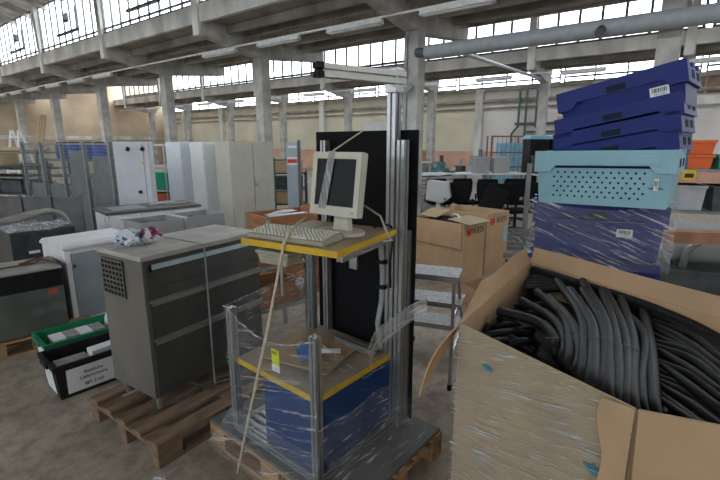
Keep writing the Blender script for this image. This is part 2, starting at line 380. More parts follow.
# brown louvre band, cream lintel and door on the back wall
lv = thing('wall_louvres', 'row of brown louvre panels high on the back wall behind the crates', 'louvres', hw(PF-.06,0,0), HA)
m_lv = mat('louvre_brown', (.30,.20,.15), .8, var=.25, scale=3)
for i in range(18): obj('louvre_panel', MB().bx(-.05,-6.5+.6*i,3.75,.05,-6.5+.6*i+.5,4.38), m_lv, lv)
obj('cream_band', MB().bx(-.12,-9,3.3,.05,.6,3.6), m_concl, lv)
dr_ = thing('door_1', 'white-framed glazed door in the back wall left of the crate stack', None, hw(PF-.08,3.9,0), HA, kind='structure')
obj('door_frame', MB().bx(-.05,-.75,0,.05,-.6,2.9).bx(-.05,.6,0,.05,.75,2.9).bx(-.05,-.6,2.75,.05,.6,2.9), m_paper, dr_)
obj('door_leaf', MB().bx(-.03,-.6,0,.03,.6,2.75), mat('door_blue_grey',(.20,.27,.32),.3), dr_)
wp = thing('wall_pipes', 'green and black pipes running down the back wall right of the pilaster', 'pipes', hw(PF-.3,6.6,0), HA)
for i,(dt,m) in enumerate(((0,m_steel_d),(.5,m_steel_d),(.85,mat('pipe_green',(.05,.16,.10),.6)))):
    obj('pipe_run', MB().tube(spline_([(0,dt,4.3),(0,dt,2.6),(0,dt+.3*(i-1),2.2),(0,dt+.3*(i-1),1.2)]), .06, 8), m, wp)
obj('pipe_cross', MB().tube([(0,-2.5,2.7),(0,1,2.7)], .07, 8), m_steel_d, wp); obj('pipe_cross', MB().tube([(0,-2.5,2.3),(0,.4,2.3)], .05, 8), m_steel_d, wp)
bp_ = thing('brown_board', 'brown board covering an opening in the back wall beside the pipes', 'board', hw(PF-.12,5.15,0), HA)
obj('board_sheet', MB().bx(0,-.5,1.5,.06,.5,3.0), m_card, bp_); obj('board_batten', MB().bx(-.03,-.5,2.2,-.001,.5,2.32), m_wood, bp_)

obj('tie_bar', MB().tube([hw(11.5,5.35,4.1), hw(20.4,5.62,4.38)], .06, 8), m_duct, label='slanting grey tie bar from the near row to the far column row', cat='bar')
# ------------------------------------------------------------ foreground
def fr(o, h, x=0, y=0, z=0):
    """point at local (x along heading h, y to its left) from origin o"""
    return Vector((o[0] + x*cos(h) - y*sin(h), o[1] + x*sin(h) + y*cos(h), z))
def pallet(label, loc, rz, L=1.2, Wd=.8, z=0, wood=None, group='wooden pallets on the floor'):
    wood = wood or m_wood
    r = thing('wooden_pallet', label, 'pallet', loc, rz, group)
    bw = Wd*.128; gaps = [i*(Wd-bw)/4 for i in range(5)]
    bm = MB().bx(0,0,0,L,bw,.022).mesh('deck_board', wood)
    for g in gaps: obj('deck_board', bm, parent=r, loc=(0,g,.122))
    cm = MB().bx(0,0,0,.145,Wd,.022).mesh('cross_board', wood)
    for x in (0,(L-.145)/2,L-.145): obj('cross_board', cm, parent=r, loc=(x,0,.1))
    km = MB().bx(0,0,0,.145,.1,.078).mesh('block', wood)
    for x in (0,(L-.145)/2,L-.145):
        for y in (0,(Wd-.1)/2,Wd-.1): obj('block', km, parent=r, loc=(x,y,.022))
    sm = MB().bx(0,0,0,L,.1,.022).mesh('bottom_board', wood)
    for y in (0,(Wd-.1)/2,Wd-.1): obj('bottom_board', sm, parent=r, loc=(0,y,0))
    return r
def labelled_sheet(name, M, w, h, mt, parent, th=.0012, label=None):
    b = MB().bx(-w/2,-h/2,0,w/2,h/2,th,M); return obj(name, b, mt, parent, label=label)

m_filml = film('stretch_film_thin', .012, .28, 0, R(32), (.6,.1,.007), lo=.55, hi=.75)
# ===== the tall workstation on its pallet
WH = R(50); WO = (-.20, 1.81)
pallet('wooden pallet under the tall blue and aluminium workstation', fr(WO,WH,.743,-.249), WH+R(90), 1.1, .8)
ws = thing('assembly_workstation', 'tall aluminium profile workstation with blue panels, black back board and yellow-edged shelves', 'workstation', (*WO,0), WH)
m_plate = mat('base_plate_grey', (.13,.13,.125), .6, var=.15)
obj('base_plate', MB().bx(-.055,-.24,.146,.735,.84,.162), m_plate, ws)
Z0 = .163
def post(x, y, z1, w=.04, h=.04, z0=Z0, name='post'): return obj(name, MB().slot((x,y,z0),(x,y,z1), w, h), m_alu, ws)
post(0,0,.915); post(0,.64,.895); post(.6,.02,2.05,.05,.05); post(.605,-.035,1.765,.045,.045); post(.615,.52,1.765); post(.56,.6,1.285)
post(.655,-.05,1.30,.03,.03)
for a, b in (((.02,0),(.58,0)), ((0,.02),(0,.62)), ((.6,.045),(.6,.6)), ((.02,.64),(.54,.64))):
    obj('bottom_rail', MB().slot((a[0],a[1],Z0+.02),(b[0],b[1],Z0+.02), .04), m_alu, ws)
bb = obj('back_board', MB().bx(.66,-.085,.19,.675,.64,1.815), m_blackp, ws, bevel=.002)
# upper arm
E0 = fr((0,0),-WH, *( (Vector((.215,2.285))-Vector(WO)) ), 2.06)
e1 = Vector((-.165,2.03)) - Vector(WO); E1 = fr((0,0),-WH, e1.x, e1.y, 2.06)
arm = obj('top_arm', MB().slot(E0, E1, .045, .058), m_alu, ws)
dv = (E1-E0).normalized()
obj('end_cap', MB().slot(E1+dv*.001, E1+dv*.035, .048, .062), m_black, arm)
obj('joint_bracket', MB().bx(-.035,-.035,1.99,.035,.035,2.105, Matrix.Translation((.6,.02,0))), m_alu, ws, bevel=.004)
# lower cabinet
tb = obj('lower_table', MB().bx(.012,.012,.575,.62,.63,.60), m_mdf, ws)
for (x0,y0,x1,y1) in ((.004,.02,.0115,.625),(.02,.004,.615,.0115)):
    obj('edge_strip', MB().bx(x0,y0,.572,x1,y1,.602), m_yellow, tb)
obj('side_panel', MB().bx(.0215,.005,.205,.58,.015,.57), m_blue, ws)
obj('front_panel', MB().bx(.004,.0215,.205,.014,.39,.57), m_blue, ws)
obj('inner_panel', MB().bx(.02,.395,.205,.5,.405,.57), m_blackp, ws)
obj('rear_panel', MB().bx(.57,.03,.205,.58,.62,.57), m_blackp, ws)
for i in range(6): obj('base_slat', MB().bx(.03+.05*i,.42,.2,.055+.05*i,.61,.21), m_alu, ws)
# desk shelf, turned a little on the frame
DH = R(60) - WH; dF = Vector((-.093,1.727)) - Vector(WO); dF = fr((0,0),-WH, dF.x, dF.y)
def dk(x, y, z=0): return fr(dF, DH, x, y, z)
DM = Matrix.Translation((dF.x,dF.y,0)) @ Matrix.Rotation(DH,4,'Z')
DL, DW = .565, .53
dtop = obj('desk_shelf', MB().bx(.004,.004,1.296,DL,DW,1.32,DM), m_mdf, ws)
obj('edge_strip', MB().bx(0,0,1.292,.0035,DW,1.321,DM), m_yellow, dtop)
obj('edge_strip', MB().bx(.004,0,1.292,DL,.0035,1.321,DM), m_yellow, dtop)
obj('support_bar', MB().slot(dk(.05,.02,1.277), dk(DL-.02,.02,1.277), .03), m_alu, ws)
obj('support_bar', MB().slot(dk(.3,.06,1.275), dk(.3,DW-.02,1.275), .03), m_alu, ws)
m_cable = mat('grey_cable', (.30,.31,.32), .6)
obj('cable_hose', MB().tube([(.57,.07,1.26),(.56,.06,1.2),(.57,.055,1.05),(.575,.065,.9),(.555,.075,.78),(.56,.07,.7),(.57,.06,.62)], .016, 8), m_cable, ws, smooth=True)
obj('cable', MB().tube([dk(.5,.1,1.33), dk(.54,.06,1.345), dk(.56,.03,1.33), dk(.56,.02,1.27), dk(.555,.03,1.15), dk(.56,.03,1.0)], .006, 6), m_black, ws, smooth=True)
for z in (1.12,.98): obj('cable_clip', MB().bx(.545,.03,z,.585,.09,z+.02), m_black, ws)
obj('power_strip', MB().bx(.64,.3,1.02,.658,.36,1.22), m_alu, ws)

# things on the desk
def wsw(v): return fr(WO, WH, v[0], v[1], v[2])
mo_c = wsw(dk(.30,.20,1.32)); mh = R(-37)   # the screen runs along heading -43, facing the lower left
mo_c = Vector((-.095, 2.09, 1.32))
mon = thing('flat_monitor', 'beige flat monitor with black screen and a strip of tape on the desk shelf', 'monitor', mo_c, mh)
tilt = Matrix.Translation((0,0,.24)) @ Matrix.Rotation(R(-8),4,'X')
sh = MB(); sh.prism([(-.145,-.15),(.145,-.15),(.148,.14),(.142,.148),(-.142,.148),(-.148,.14)], -.03, .008, 'y', tilt)
obj('shell', sh, m_beige, mon, bevel=.006)
obj('rear_housing', MB().prism([(-.11,-.11),(.11,-.11),(.11,.11),(-.11,.11)], .008, .045, 'y', tilt), m_beige, mon, bevel=.01)
b = MB()
for (x0,z0,x1,z1) in ((-.145,-.15,.145,-.105),(-.145,.115,.145,.146),(-.145,-.105,-.118,.115),(.118,-.105,.145,.115)): b.bx(x0,-.040,z0,x1,-.0305,z1,tilt)
obj('bezel', b, m_beige, mon)
obj('screen', MB().bx(-.117,-.0345,-.104,.117,-.031,.114,tilt), m_screen, mon)
obj('power_button', MB().bx(.112,-.044,-.132,.124,-.0405,-.126,tilt), m_beiged, mon)
obj('stand_neck', MB().prism([(-.05,0),(.05,0),(.035,.14),(-.035,.14)], .0, .04, 'y'), m_beige, mon, bevel=.006)
ft = [( .13*cos(a), .10*sin(a)) for a in [2*pi*i/28 for i in range(28)]]
obj('stand_foot', MB().prism(ft, .001, .018), m_beige, mon, bevel=.005)
m_tape = film('clear_tape', .3, .98, 0, R(80), (.2,.02,.006), rough=.08)
obj('tape_strip', MB().prism([(-.045,.15),(-.005,.15),(-.04,-.12),(-.09,-.12)], -.0435, -.0425, 'y', tilt), m_tape, mon)
obj('monitor_cable', MB().tube([(.1,.06,.14),(.2,.05,.1),(.27,-.0,.04),(.31,-.02,.01),(.27,-.03,.006)], .005, 6), m_beiged, mon, smooth=True)

kh = R(150); kb = thing('keyboard', 'dusty beige computer keyboard lying on the desk shelf', 'keyboard', fr((-.155,1.80),R(60),.0,0,1.3215), R(60))
obj('case', MB().prism([(0,0),(.155,0),(.155,.034),(.12,.036),(0,.02)], 0, .43, 'y'), m_beiged, kb, bevel=.004)
km = MB().frustum(-.0078,-.0078,.0078,.0078,0,-.006,-.006,.006,.006,.009).mesh('key', m_beige)
for rI in range(6):
    for c in range(20):
        if rI == 0 and 3 < c < 9:
            continue
        x = .016 + rI*.0205 + (.008 if rI == 5 else 0); y = .016 + c*.0208
        z = .0215 + (x/.12)*.0155 if x < .12 else .0365
        obj('key', km, parent=kb, loc=(x,y,z))
sp = MB().frustum(-.0078,-.05,.0078,.05,0,-.006,-.048,.006,.048,.009)
obj('space_bar', sp, m_beige, kb, loc=(.016,.016+6*.0208,.0215))

# beige box hanging under the left corner of the shelf
dv_ = thing('junction_box', 'small dusty beige box hanging under the left corner of the desk shelf', 'box', wsw(dk(.09,.37,1.2)), R(60))
obj('box_body', MB().frustum(-.045,-.07,.055,.09,0,-.055,-.085,.065,.1,.05), m_beiged, dv_, bevel=.006)
obj('box_lid', MB().bx(-.062,-.09,.05,.07,.105,.068), m_beiged, dv_, bevel=.006)
obj('mount_bracket', MB().bx(-.02,-.04,.068,.03,.06,.0715), m_black, dv_)
obj('box_stem', MB().cyl((0,.0,-.16), .008, .16, 8), m_alu, dv_)

# things on the lower table
pad = thing('packing_card', 'flat piece of brown cardboard on the lower workstation table', 'cardboard', wsw((.3,.34,.6015)), WH+R(12))
obj('card_sheet', MB().sheet(lambda u,v: (-.17+.34*u, -.2+.4*v, .012+.035*max(0,u-.6)*v), 8, 8, .005), m_card, pad)
tg = thing('tape_dispenser', 'blue hand tape dispenser with a roll, on the lower workstation table', 'tape dispenser', wsw((.24,.27,.618)), WH+R(-40))
m_tapeb = mat('tape_gun_blue', (.02,.12,.42), .4)
obj('dispenser_plate', MB().prism([(-.07,0),(.02,0),(.05,.05),(.02,.10),(-.05,.095),(-.09,.06)], -.012, .012, 'y'), m_tapeb, tg, bevel=.003)
obj('dispenser_handle', MB().tube([(.02,0,.05),(.09,0,.04),(.15,0,.035)], [.016,.015,.016], 10), m_paper, tg, smooth=True)
obj('tape_roll', MB().tube([(-.04,.013,.05),(-.04,.06,.05)], .042, 20), m_cardl, tg)
fr_ = thing('aluminium_offcut', 'short aluminium profile offcut lying at the back of the lower table', 'offcut', wsw((.5,.2,.6035)), WH)
obj('profile_bar', MB().slot((0,-.14,.022),(0,.14,.022), .04), m_alu, fr_)
rl = thing('film_wad', 'crumpled clear film lying on the lower workstation table', 'film', wsw((.22,.1,.605)), WH)
def wad(u,v):
    a = 2*pi*u; r_ = .11*(.3+.7*sin(pi*v))*(1+.25*sin(5*a+3*v))
    return (r_*cos(a)*1.3, r_*sin(a), .005+.05*v*(1+.4*sin(4*a)))
obj('film_fold', MB().grid(wad, 28, 6), m_filml, rl)

# yellow tag and its film
tag_ = thing('yellow_tag', 'small yellow-green tag with white foot stuck on the film of the workstation', 'tag', wsw((-.0335,.24,.672)), WH)
obj('tag_top', MB().bx(-.0012,-.028,.035,0,.028,.115), mat('tag_yellow',(.62,.68,.05),.6), tag_)
obj('tag_foot', MB().bx(-.0012,-.028,0,0,.028,.035), m_paper, tag_)
text('number', '365', .026, m_ink, tag_, face_M((-.0018,.006,.097),(0,-1,0),(0,0,1)), bold=.0008)
text('print_line', 'mmmm', .012, mat('print_violet',(.25,.15,.45),.7), tag_, face_M((-.0018,-.006,.015),(0,-1,0),(0,0,1)))

# stretch film round the lower half
fw = thing('stretch_wrap', 'clear stretch film wound round the lower half of the workstation', 'film wrap', (*WO,0), WH)
def wave(a, b): return .004*sin(17*a+5*b) + .003*sin(31*a-11*b)
def fl(u, v):   # left front face, top edge sagging between the posts
    top = .905 - .10*sin(pi*u)
    z = .17 + (top-.17)*v; return (-.026+wave(u*2,v*3)*.9, -.02+.685*u, z)
obj('film_front', MB().grid(fl, 30, 20), m_film, fw)
def fri(u, v):
    top = .915 - .33*min(1,u*2.2) + (.05 if u > .8 else 0); z = .17 + (top-.17)*v
    return (-.02+.72*u, -.028 - .03*(u>.82) + wave(u*2+1,v*3), z)
obj('film_side', MB().grid(fri, 30, 16), m_filml, fw)
def fbk(u, v): z = .62+(.9+.07*u-.62)*v; return (-.02+.6*u, .668+wave(u,v), z)
obj('film_left', MB().grid(fbk, 20, 10), m_film, fw)
def ftail(u, v):   # torn tail flying off the main posts
    return (.36+.30*u, -.02-.13*u**2*(1)+.03*sin(4*u), .66+.24*u+.11*(v-.5)*(1.2-.4*u)+.01*sin(9*u))
obj('film_tail', MB().grid(ftail, 20, 6), film('film_tail_milky', .28, .85, 0, R(-35), (.2,.1,.012)), fw)
def fskirt(u, v):
    y = -.05+.72*u; return (-.03-.16*(1-v)**1.5+.01*sin(14*u), y, .165+.16*v)
obj('film_skirt', MB().grid(fskirt, 24, 8), m_film, fw)
def fskirt2(u, v):
    return (-.03+.7*u, -.035-.17*(1-v)**1.6+.01*sin(13*u), .165+.3*v)
obj('film_skirt', MB().grid(fskirt2, 24, 8), m_film, fw)
m_hem = film('film_hem', .15, .8, R(90), 0, (.05,.02,.02))
obj('film_hem', MB().tube([Vector(fl(i/24,1)) for i in range(25)], .004, 6), m_hem, fw, smooth=True)
obj('film_hem', MB().tube([Vector(fbk(i/14,1)) for i in range(15)], .003, 6), m_hem, fw, smooth=True)
obj('film_hem', MB().tube([Vector(fri(i/24,1)) for i in range(25)], .003, 6), m_hem, fw, smooth=True)
obj('film_hem', MB().tube([Vector(ftail(i/14,1)) for i in range(15)], .003, 6), m_hem, fw, smooth=True)
obj('film_knot', MB().grid(lambda u,v: (.5+.03*sin(pi*v)*cos(2*pi*u)*(1+.3*sin(6*pi*u)), .64+.03*sin(pi*v)*sin(2*pi*u), .86+.1*v), 16, 8), m_hem, fw)
# rope
m_rope = mat('rope_cream', (.55,.50,.38), .8, var=.15, scale=60)
rp_ = thing('cord', 'cream cord tied from the back board over monitor and shelf down to the pallet', 'cord')
a0 = wsw((.655,.265,1.818)); tpm = mo_c + Vector((-.03,-.0,.395))
obj('upper_run', MB().tube([a0, a0.lerp(tpm,.5), tpm], .004, 6), m_rope, rp_, smooth=True)
k0 = Vector((-.26,2.12,1.40)); k1 = Vector((-.31,1.93,1.372)); k2 = wsw(dk(-.005,.27,1.326)); k3 = Vector((-.60,1.86,.17))
obj('lower_run', MB().tube([k0, k0.lerp(k1,.5), k1, k2, k2.lerp(k3,.35)+Vector((.004,0,0)), k2.lerp(k3,.7), k3], .0065, 8), m_rope, rp_, smooth=True)

# ===== stainless counter on its pallet
m_ss = mat('stainless_dull', (.25,.24,.22), .42, .65, var=.16, scale=3, detail=8, stretch=(1,1,.5))
m_ssd = mat('stainless_dark', (.12,.12,.115), .42, .65, var=.2, scale=3, detail=8)
m_sstop = mat('stainless_dusty_top', (.42,.40,.37), .7, .2, var=.15, scale=5, detail=8)
FH = R(57); FO = (-1.225, 2.365); FL_, FD = .9, .47
pallet('wooden pallet carrying the stainless steel counter', Vector((-1.10,2.09,0)), R(54), 1.2, .8, wood=m_woodd)
ff = thing('steel_counter', 'stainless steel refrigerated counter with drawers standing on a pallet', 'counter', (*FO,.1445), FH)
obj('body', MB().bx(.012,.012,.095,FL_,FD,.955), m_ss, ff, bevel=.003)
obj('counter_top', MB().bx(0,-.004,.955,FL_+.01,FD+.01,.985), m_sstop, ff, bevel=.004)
lm = MB().tube([(0,0,0),(0,0,.02),(0,0,.095)], [.016,.017,.024], 12).mesh('foot', m_alu)
for x, y in ((.06,.06),(.06,FD-.06),(FL_-.06,.06),(FL_-.06,FD-.06)): obj('foot', lm, parent=ff, loc=(x,y,0))
obj('control_panel', MB().bx(.03,.003,.79,FL_-.01,.0115,.945), m_ssd, ff)
obj('control_strip', MB().bx(.06,-.001,.895,FL_-.02,.0025,.925), mat('strip_pale_blue',(.42,.55,.58),.5), ff)
obj('control_switch', MB().bx(.045,-.004,.885,.062,.0025,.93), m_black, ff)
for z0, z1 in ((.47,.70),(.105,.46)):
    dr = obj('drawer', MB().bx(.03,0,z0,FL_-.01,.0115,z1), m_ssd, ff, bevel=.002)
    obj('drawer_lip', MB().prism([(0,z1-.002),(0,z1+.02),(-.022,z1+.016),(-.026,z1-.012),(-.020,z1-.012),(-.018,z1+.006)], .035, FL_-.015, 'x'), m_ss, dr)
obj('filler_panel', MB().bx(.03,.003,.712,FL_-.01,.0115,.785), m_ssd, ff)
vent = obj('vent_recess', MB().bx(.007,.20,.70,.0115,.44,.93), m_blackp, ff)
vs = MB().bx(0,0,0,.006,.24,.009).mesh('vent_slat', m_ss)
for i in range(8): obj('vent_slat', vs, parent=vent, loc=(.0008,.20,.70+i*.0312))
vb = MB().bx(0,0,0,.006,.007,.23).mesh('vent_bar', m_ss)
for i in range(7): obj('vent_bar', vb, parent=vent, loc=(.0008,.20+i*.038,.70))
obj('strapping_band', MB().bx(.40,-.032,.0,.412,-.030,.99).bx(.40,-.032,.987,.412,FD+.012,.989), m_cable, ff)
obj('hanging_wire', MB().tube([(.25,.1,.09),(.35,-.02,.02),(.55,-.06,.01),(.75,-.03,.03)], .008, 6), m_ssd, ff, smooth=True)
# crumpled snack bag on it
bag = thing('plastic_bag', 'crumpled clear bag with blue and red print on the steel counter', 'bag', fr(FO,FH,.12,.30,1.1302), FH)
m_bagp = mat('bag_print', (.72,.76,.80), .3, var=.1, scale=22, col2=(.05,.14,.40), lo=.42, hi=.46)
m_bagr = mat('bag_print_red', (.70,.72,.76), .35, scale=20, col2=(.30,.05,.12), lo=.46, hi=.52)
def blob(cx, cy, a, b, c, s):
    def f(u, v):
        th = pi*v; ph = 2*pi*u; k = 1+.25*sin(3*ph+s)+.2*sin(7*ph+5*th+s)
        return (cx+a*k*sin(th)*cos(ph), cy+b*k*sin(th)*sin(ph), c+c*k*cos(th)*.98 if cos(th) > 0 else c+c*cos(th))
    return f
obj('bag_body', MB().grid(blob(0,0,.075,.06,.05,1), 20, 10), m_bagp, bag)
obj('bag_fold', MB().grid(blob(.12,-.02,.06,.045,.045,2), 20, 10), m_bagr, bag)
obj('bag_tail', MB().grid(blob(.06,.03,.12,.05,.025,4), 20, 10), m_filmh, bag)
# litter by the pallet
lit = thing('crumpled_wrapper', 'crumpled clear wrapper on the floor beside the counter pallet', 'wrapper', (-1.08,2.0,0), R(30))
obj('wrapper_fold', MB().grid(blob(0,-.06,.05,.035,.03,3), 16, 8), m_filmh, lit)

# ===== the two storage crates on the floor
m_crk = mat('crate_black', (.012,.012,.013), .5); m_crg = mat('crate_green', (.015,.20,.085), .5)
def floor_crate(name, label, loc, rz, m, L=.6, D=.36, Hh=.24):
    r = thing(name, label, 'crate', loc, rz)
    t = .012; w = MB()
    # walls: outer taper, open top
    o0 = (.03,.03,L-.03,D-.03); o1 = (0.012,.012,L-.012,D-.012)
    w.frustum(*o0[:4],0, *o1, Hh, caps=False)
    i0 = (.03+t,.03+t,L-.03-t,D-.03-t); i1 = (.012+t,.012+t,L-.012-t,D-.012-t)
    n = len(w.v); w.frustum(*i0, .012, *i1, Hh, caps=False)
    w.f += [(4+i, n+4+i, n+4+(i+1)%4, 4+(i+1)%4) for i in range(4)] + [(3,2,1,0), (n,n+1,n+2,n+3)]
    for f in range(4): pass
    obj('bin', w, m, r)
    rim = MB(); a = .0; 
    for (x0,y0,x1,y1) in ((0,0,L,.022),(0,D-.022,L,D),(0,.022,.022,D-.022),(L-.022,.022,L,D-.022)): rim.bx(x0,y0,Hh-.03,x1,y1,Hh+.004)
    obj('rim', rim, m, r)
    for x in (-.014, L-.004): obj('grip', MB().bx(x,D*.3,Hh-.035,x+.018,D*.7,Hh+.01), m, r, bevel=.003)
    return r
bc = floor_crate('storage_crate', 'black plastic crate with a printed white sheet on its front, on the floor', (-2.075,2.71,0), R(49), m_crk, .62, .37, .255)
sl = math.atan(.018/.24)
Mf = face_M((.235,.0165,.12),(1,0,0),(0,-sin(sl),cos(sl)))
labelled_sheet('paper_label', Mf, .32, .185, m_paper, bc)
for tx, yy, sz in (('Restliche',.04,.034),('Lieferscheine',.0,.034),('MT 2160',-.055,.034)):
    text('lettering', tx, sz, m_ink, bc, Mf @ Matrix.Translation((0.01,yy,.002)), bold=.0006)
Ms = face_M((.0175,.185,.12),(0,-1,0),(-sin(sl),0,cos(sl)))
labelled_sheet('paper_label', Ms, .2, .19, m_paper, bc)
for yy in (.05,.01,-.06): text('lettering', 'Lieferschein' if yy > 0 else 'MT', .024, m_ink, bc, Ms @ Matrix.Translation((0,yy,.002)))
def paper_stack(label, loc, rz, d, m=m_paper, n=1):
    r = thing('paper_box', label, 'box', loc, rz)
    obj('carton', MB().bx(-d[0]/2,-d[1]/2,0,d[0]/2,d[1]/2,d[2]), m, r, bevel=.003)
    obj('carton_lid', MB().bx(-d[0]/2-.004,-d[1]/2-.004,d[2]*.62,d[0]/2+.004,d[1]/2+.004,d[2]+.004), m, r, bevel=.003)
m_gpap = mat('grey_carton', (.30,.30,.30), .7, var=.2, scale=20)
paper_stack('white carton standing in the black crate', fr((-2.075,2.71),R(49),.38,.17,.014), R(52), (.2,.09,.23))
paper_stack('flat grey carton lying in the black crate', fr((-2.075,2.71),R(49),.16,.17,.014), R(47), (.2,.16,.19), m_gpap)
gc = floor_crate('storage_crate', 'green plastic crate with white paper on its end, behind the black crate', (-2.395,3.08,0), R(48), m_crg, .64, .38, .24)
Ms2 = face_M((.0165,.19,.115),(0,-1,0),(-sin(sl),0,cos(sl)))
labelled_sheet('paper_label', Ms2, .22, .17, m_paper, gc)
for i in range(4):
    paper_stack(f'{ORD[i]} small white carton from the left lying in the green crate', fr((-2.395,3.08),R(48),.13+.095*i,.18,.014), R(48), (.085,.16,.21), m_gpap if i%2 else m_paper)
fm_ = thing('foam_wad', 'crumpled white foam bag in the far end of the green crate', 'foam', fr((-2.395,3.08),R(48),.545,.19,.014), R(48))
obj('foam_body', MB().grid(blob(0,0,.05,.11,.13,2), 18, 10), m_paper, fm_)
# ------------------------------------------------------------ the big carton of hoses
FPX = 440.; PT = math.atan(97/440.)
def at(px, py, z):
    """point at height z on the sight line of a pixel, used to survey the place"""
    u = (px-360)/FPX; v = (240-py)/FPX
    r = Vector((u, cos(PT)+v*sin(PT), -sin(PT)+v*cos(PT))); t = (z-H_CAM)/r.z
    return Vector((r.x*t, r.y*t, z))
def atY(px, py, Y):
    u = (px-360)/FPX; v = (240-py)/FPX
    r = Vector((u, cos(PT)+v*sin(PT), -sin(PT)+v*cos(PT))); t = Y/r.y
    return Vector((r.x*t, Y, H_CAM + r.z*t))
pallet('wooden pallet under the big film-wrapped carton', (.775,1.09,0), R(30), .8, .6)
bxT = thing('carton', 'big open brown carton wrapped in clear film and filled with black hoses', 'carton', (.394,1.64,.1445))
BO = Vector((.394,1.64,.1445))
foot = [Vector((.394,1.64)), Vector((.744,1.055)), Vector((1.15,.93)), Vector((1.62,1.32)), Vector((1.02,2.54))]
rimz = [1.05, 1.05, 1.03, 1.06, 1.06]
def wall(i, j, name, m=m_cardl, th=.008, z0=.0, over=0):
    a, b_ = foot[i], foot[j]; t = (b_-a).normalized(); n = Vector((-t.y, t.x))   # inward normal
    q = MB()
    A, B = a, b_; Ai, Bi = a+n*th+t*th, b_+n*th-t*th
    za, zb = rimz[i], rimz[j]
    vs = [(A.x,A.y,BO.z),(B.x,B.y,BO.z),(B.x,B.y,zb),(A.x,A.y,za),(Ai.x,Ai.y,BO.z),(Bi.x,Bi.y,BO.z),(Bi.x,Bi.y,zb),(Ai.x,Ai.y,za)]
    q.add([Vector(v)-BO for v in vs], [(0,1,2,3),(7,6,5,4),(3,2,6,7),(0,4,5,1),(1,5,6,2),(4,0,3,7)])
    return obj(name, q, m, bxT)
# polygon runs counter-clockwise: FL -> FR -> right -> back right -> BL
wall(0,1,'front_wall'); wall(1,2,'corner_wall', m_card); wall(2,3,'right_wall', m_card); wall(3,4,'back_wall', m_card); wall(4,0,'left_wall', m_card)
flo = MB().prism([((p*.98+Vector((.98,1.5))*.02).x-BO.x, (p*.98+Vector((.98,1.5))*.02).y-BO.y) for p in foot], .001, .01)
obj('carton_base', flo, m_cardd, bxT)
# flaps
def flapL(u, v):   # left flap: hangs out at the front corner, stands up at the back
    c = foot[0].lerp(foot[4], u); c3 = Vector((c.x,c.y,1.05+.01*u)); w_ = max(0,1-u/.33)**.85
    off = Vector((-.174,-.14,-.236))*w_ + Vector((-.035,.01,.075+.008*sin(9*u)))*(1-w_)
    return tuple(c3 + off*v + Vector((-.02,.01,.015))*sin(pi*v)*w_ - BO)
obj('left_flap', MB().sheet(flapL, 24, 8, .007), m_card, bxT, smooth=True, auto=35)
def flapB(u, v):
    c = foot[4].lerp(foot[3], u); t = (foot[3]-foot[4]).normalized(); out = Vector((-t.y,t.x,0))
    return tuple(Vector((c.x,c.y,1.058)) + Vector((0,0,1))*(.085*v) + out*(.02*v + .01*v*sin(9*u)) - BO)
obj('back_flap', MB().sheet(flapB, 24, 3, .007), m_card, bxT)
def flapC(u, v):   # sleeve of clean card folded round the front right corner
    c = foot[1].lerp(foot[2], u); t = (foot[2]-foot[1]).normalized(); out = Vector((t.y,-t.x,0))
    return tuple(Vector((c.x,c.y,1.055-.02*u)) - Vector((0,0,1))*(.5*v) + out*(.012+.035*sin(pi*v*.6)) - BO)
obj('corner_flap', MB().sheet(lambda u,v: flapC(v,u), 8, 10, .007), m_card, bxT, smooth=True, auto=35)
def flapC2(u, v):
    t = (foot[0]-foot[1]).normalized(); out = Vector((-t.y,t.x,0)) if False else Vector((-.866,-.5,0))
    wd = (.085+.012*sin(13*v))*(1-.45*v)
    c = foot[1] + t*wd*u
    return tuple(Vector((c.x,c.y,1.055-.006*u)) - Vector((0,0,1))*(.5*v) + out*(.012+.012*u) - BO)
obj('torn_flap', MB().sheet(flapC2, 6, 12, .006), m_card, bxT, smooth=True, auto=35)
# film on the front wall
t01 = (foot[1]-foot[0]).normalized(); n01 = Vector((t01.y,-t01.x,0)); n01 = Vector((-abs(n01.x),-abs(n01.y),0))
def ffilm(u, v):
    c = foot[0].lerp(foot[1], -.01+1.01*u); w_ = .004*sin(40*v+9*u)+.003*sin(71*v-13*u)
    return tuple(Vector((c.x,c.y,.2+(1.052-.2)*v)) + n01*(.009+w_*.6) - BO)
m_filmb = film('box_film', .07, .98, R(-60), R(-17), (.2,.1,.006), tint=(.9,.9,.9), rough=.12, lo=.52, hi=.65)
obj('film_wrap', MB().grid(ffilm, 30, 60), m_filmb, bxT, smooth=True)
m_teal = mat('marker_teal', (.02,.22,.28), .7)
for u, z, s in ((.24,.93,.022),(.87,.80,.03)):
    c = foot[0].lerp(foot[1], u)
    pts = [(s*(1+.35*sin(5*a))*cos(a), s*.6*(1+.3*cos(7*a))*sin(a)) for a in [2*pi*i/18 for i in range(18)]]
    M = face_M(Vector((c.x,c.y,z))+n01*.003-BO, t01.to_3d(), (0,0,1))
    obj('ink_stain', MB().prism(pts, 0, .0015, 'z', M), m_teal, bxT)

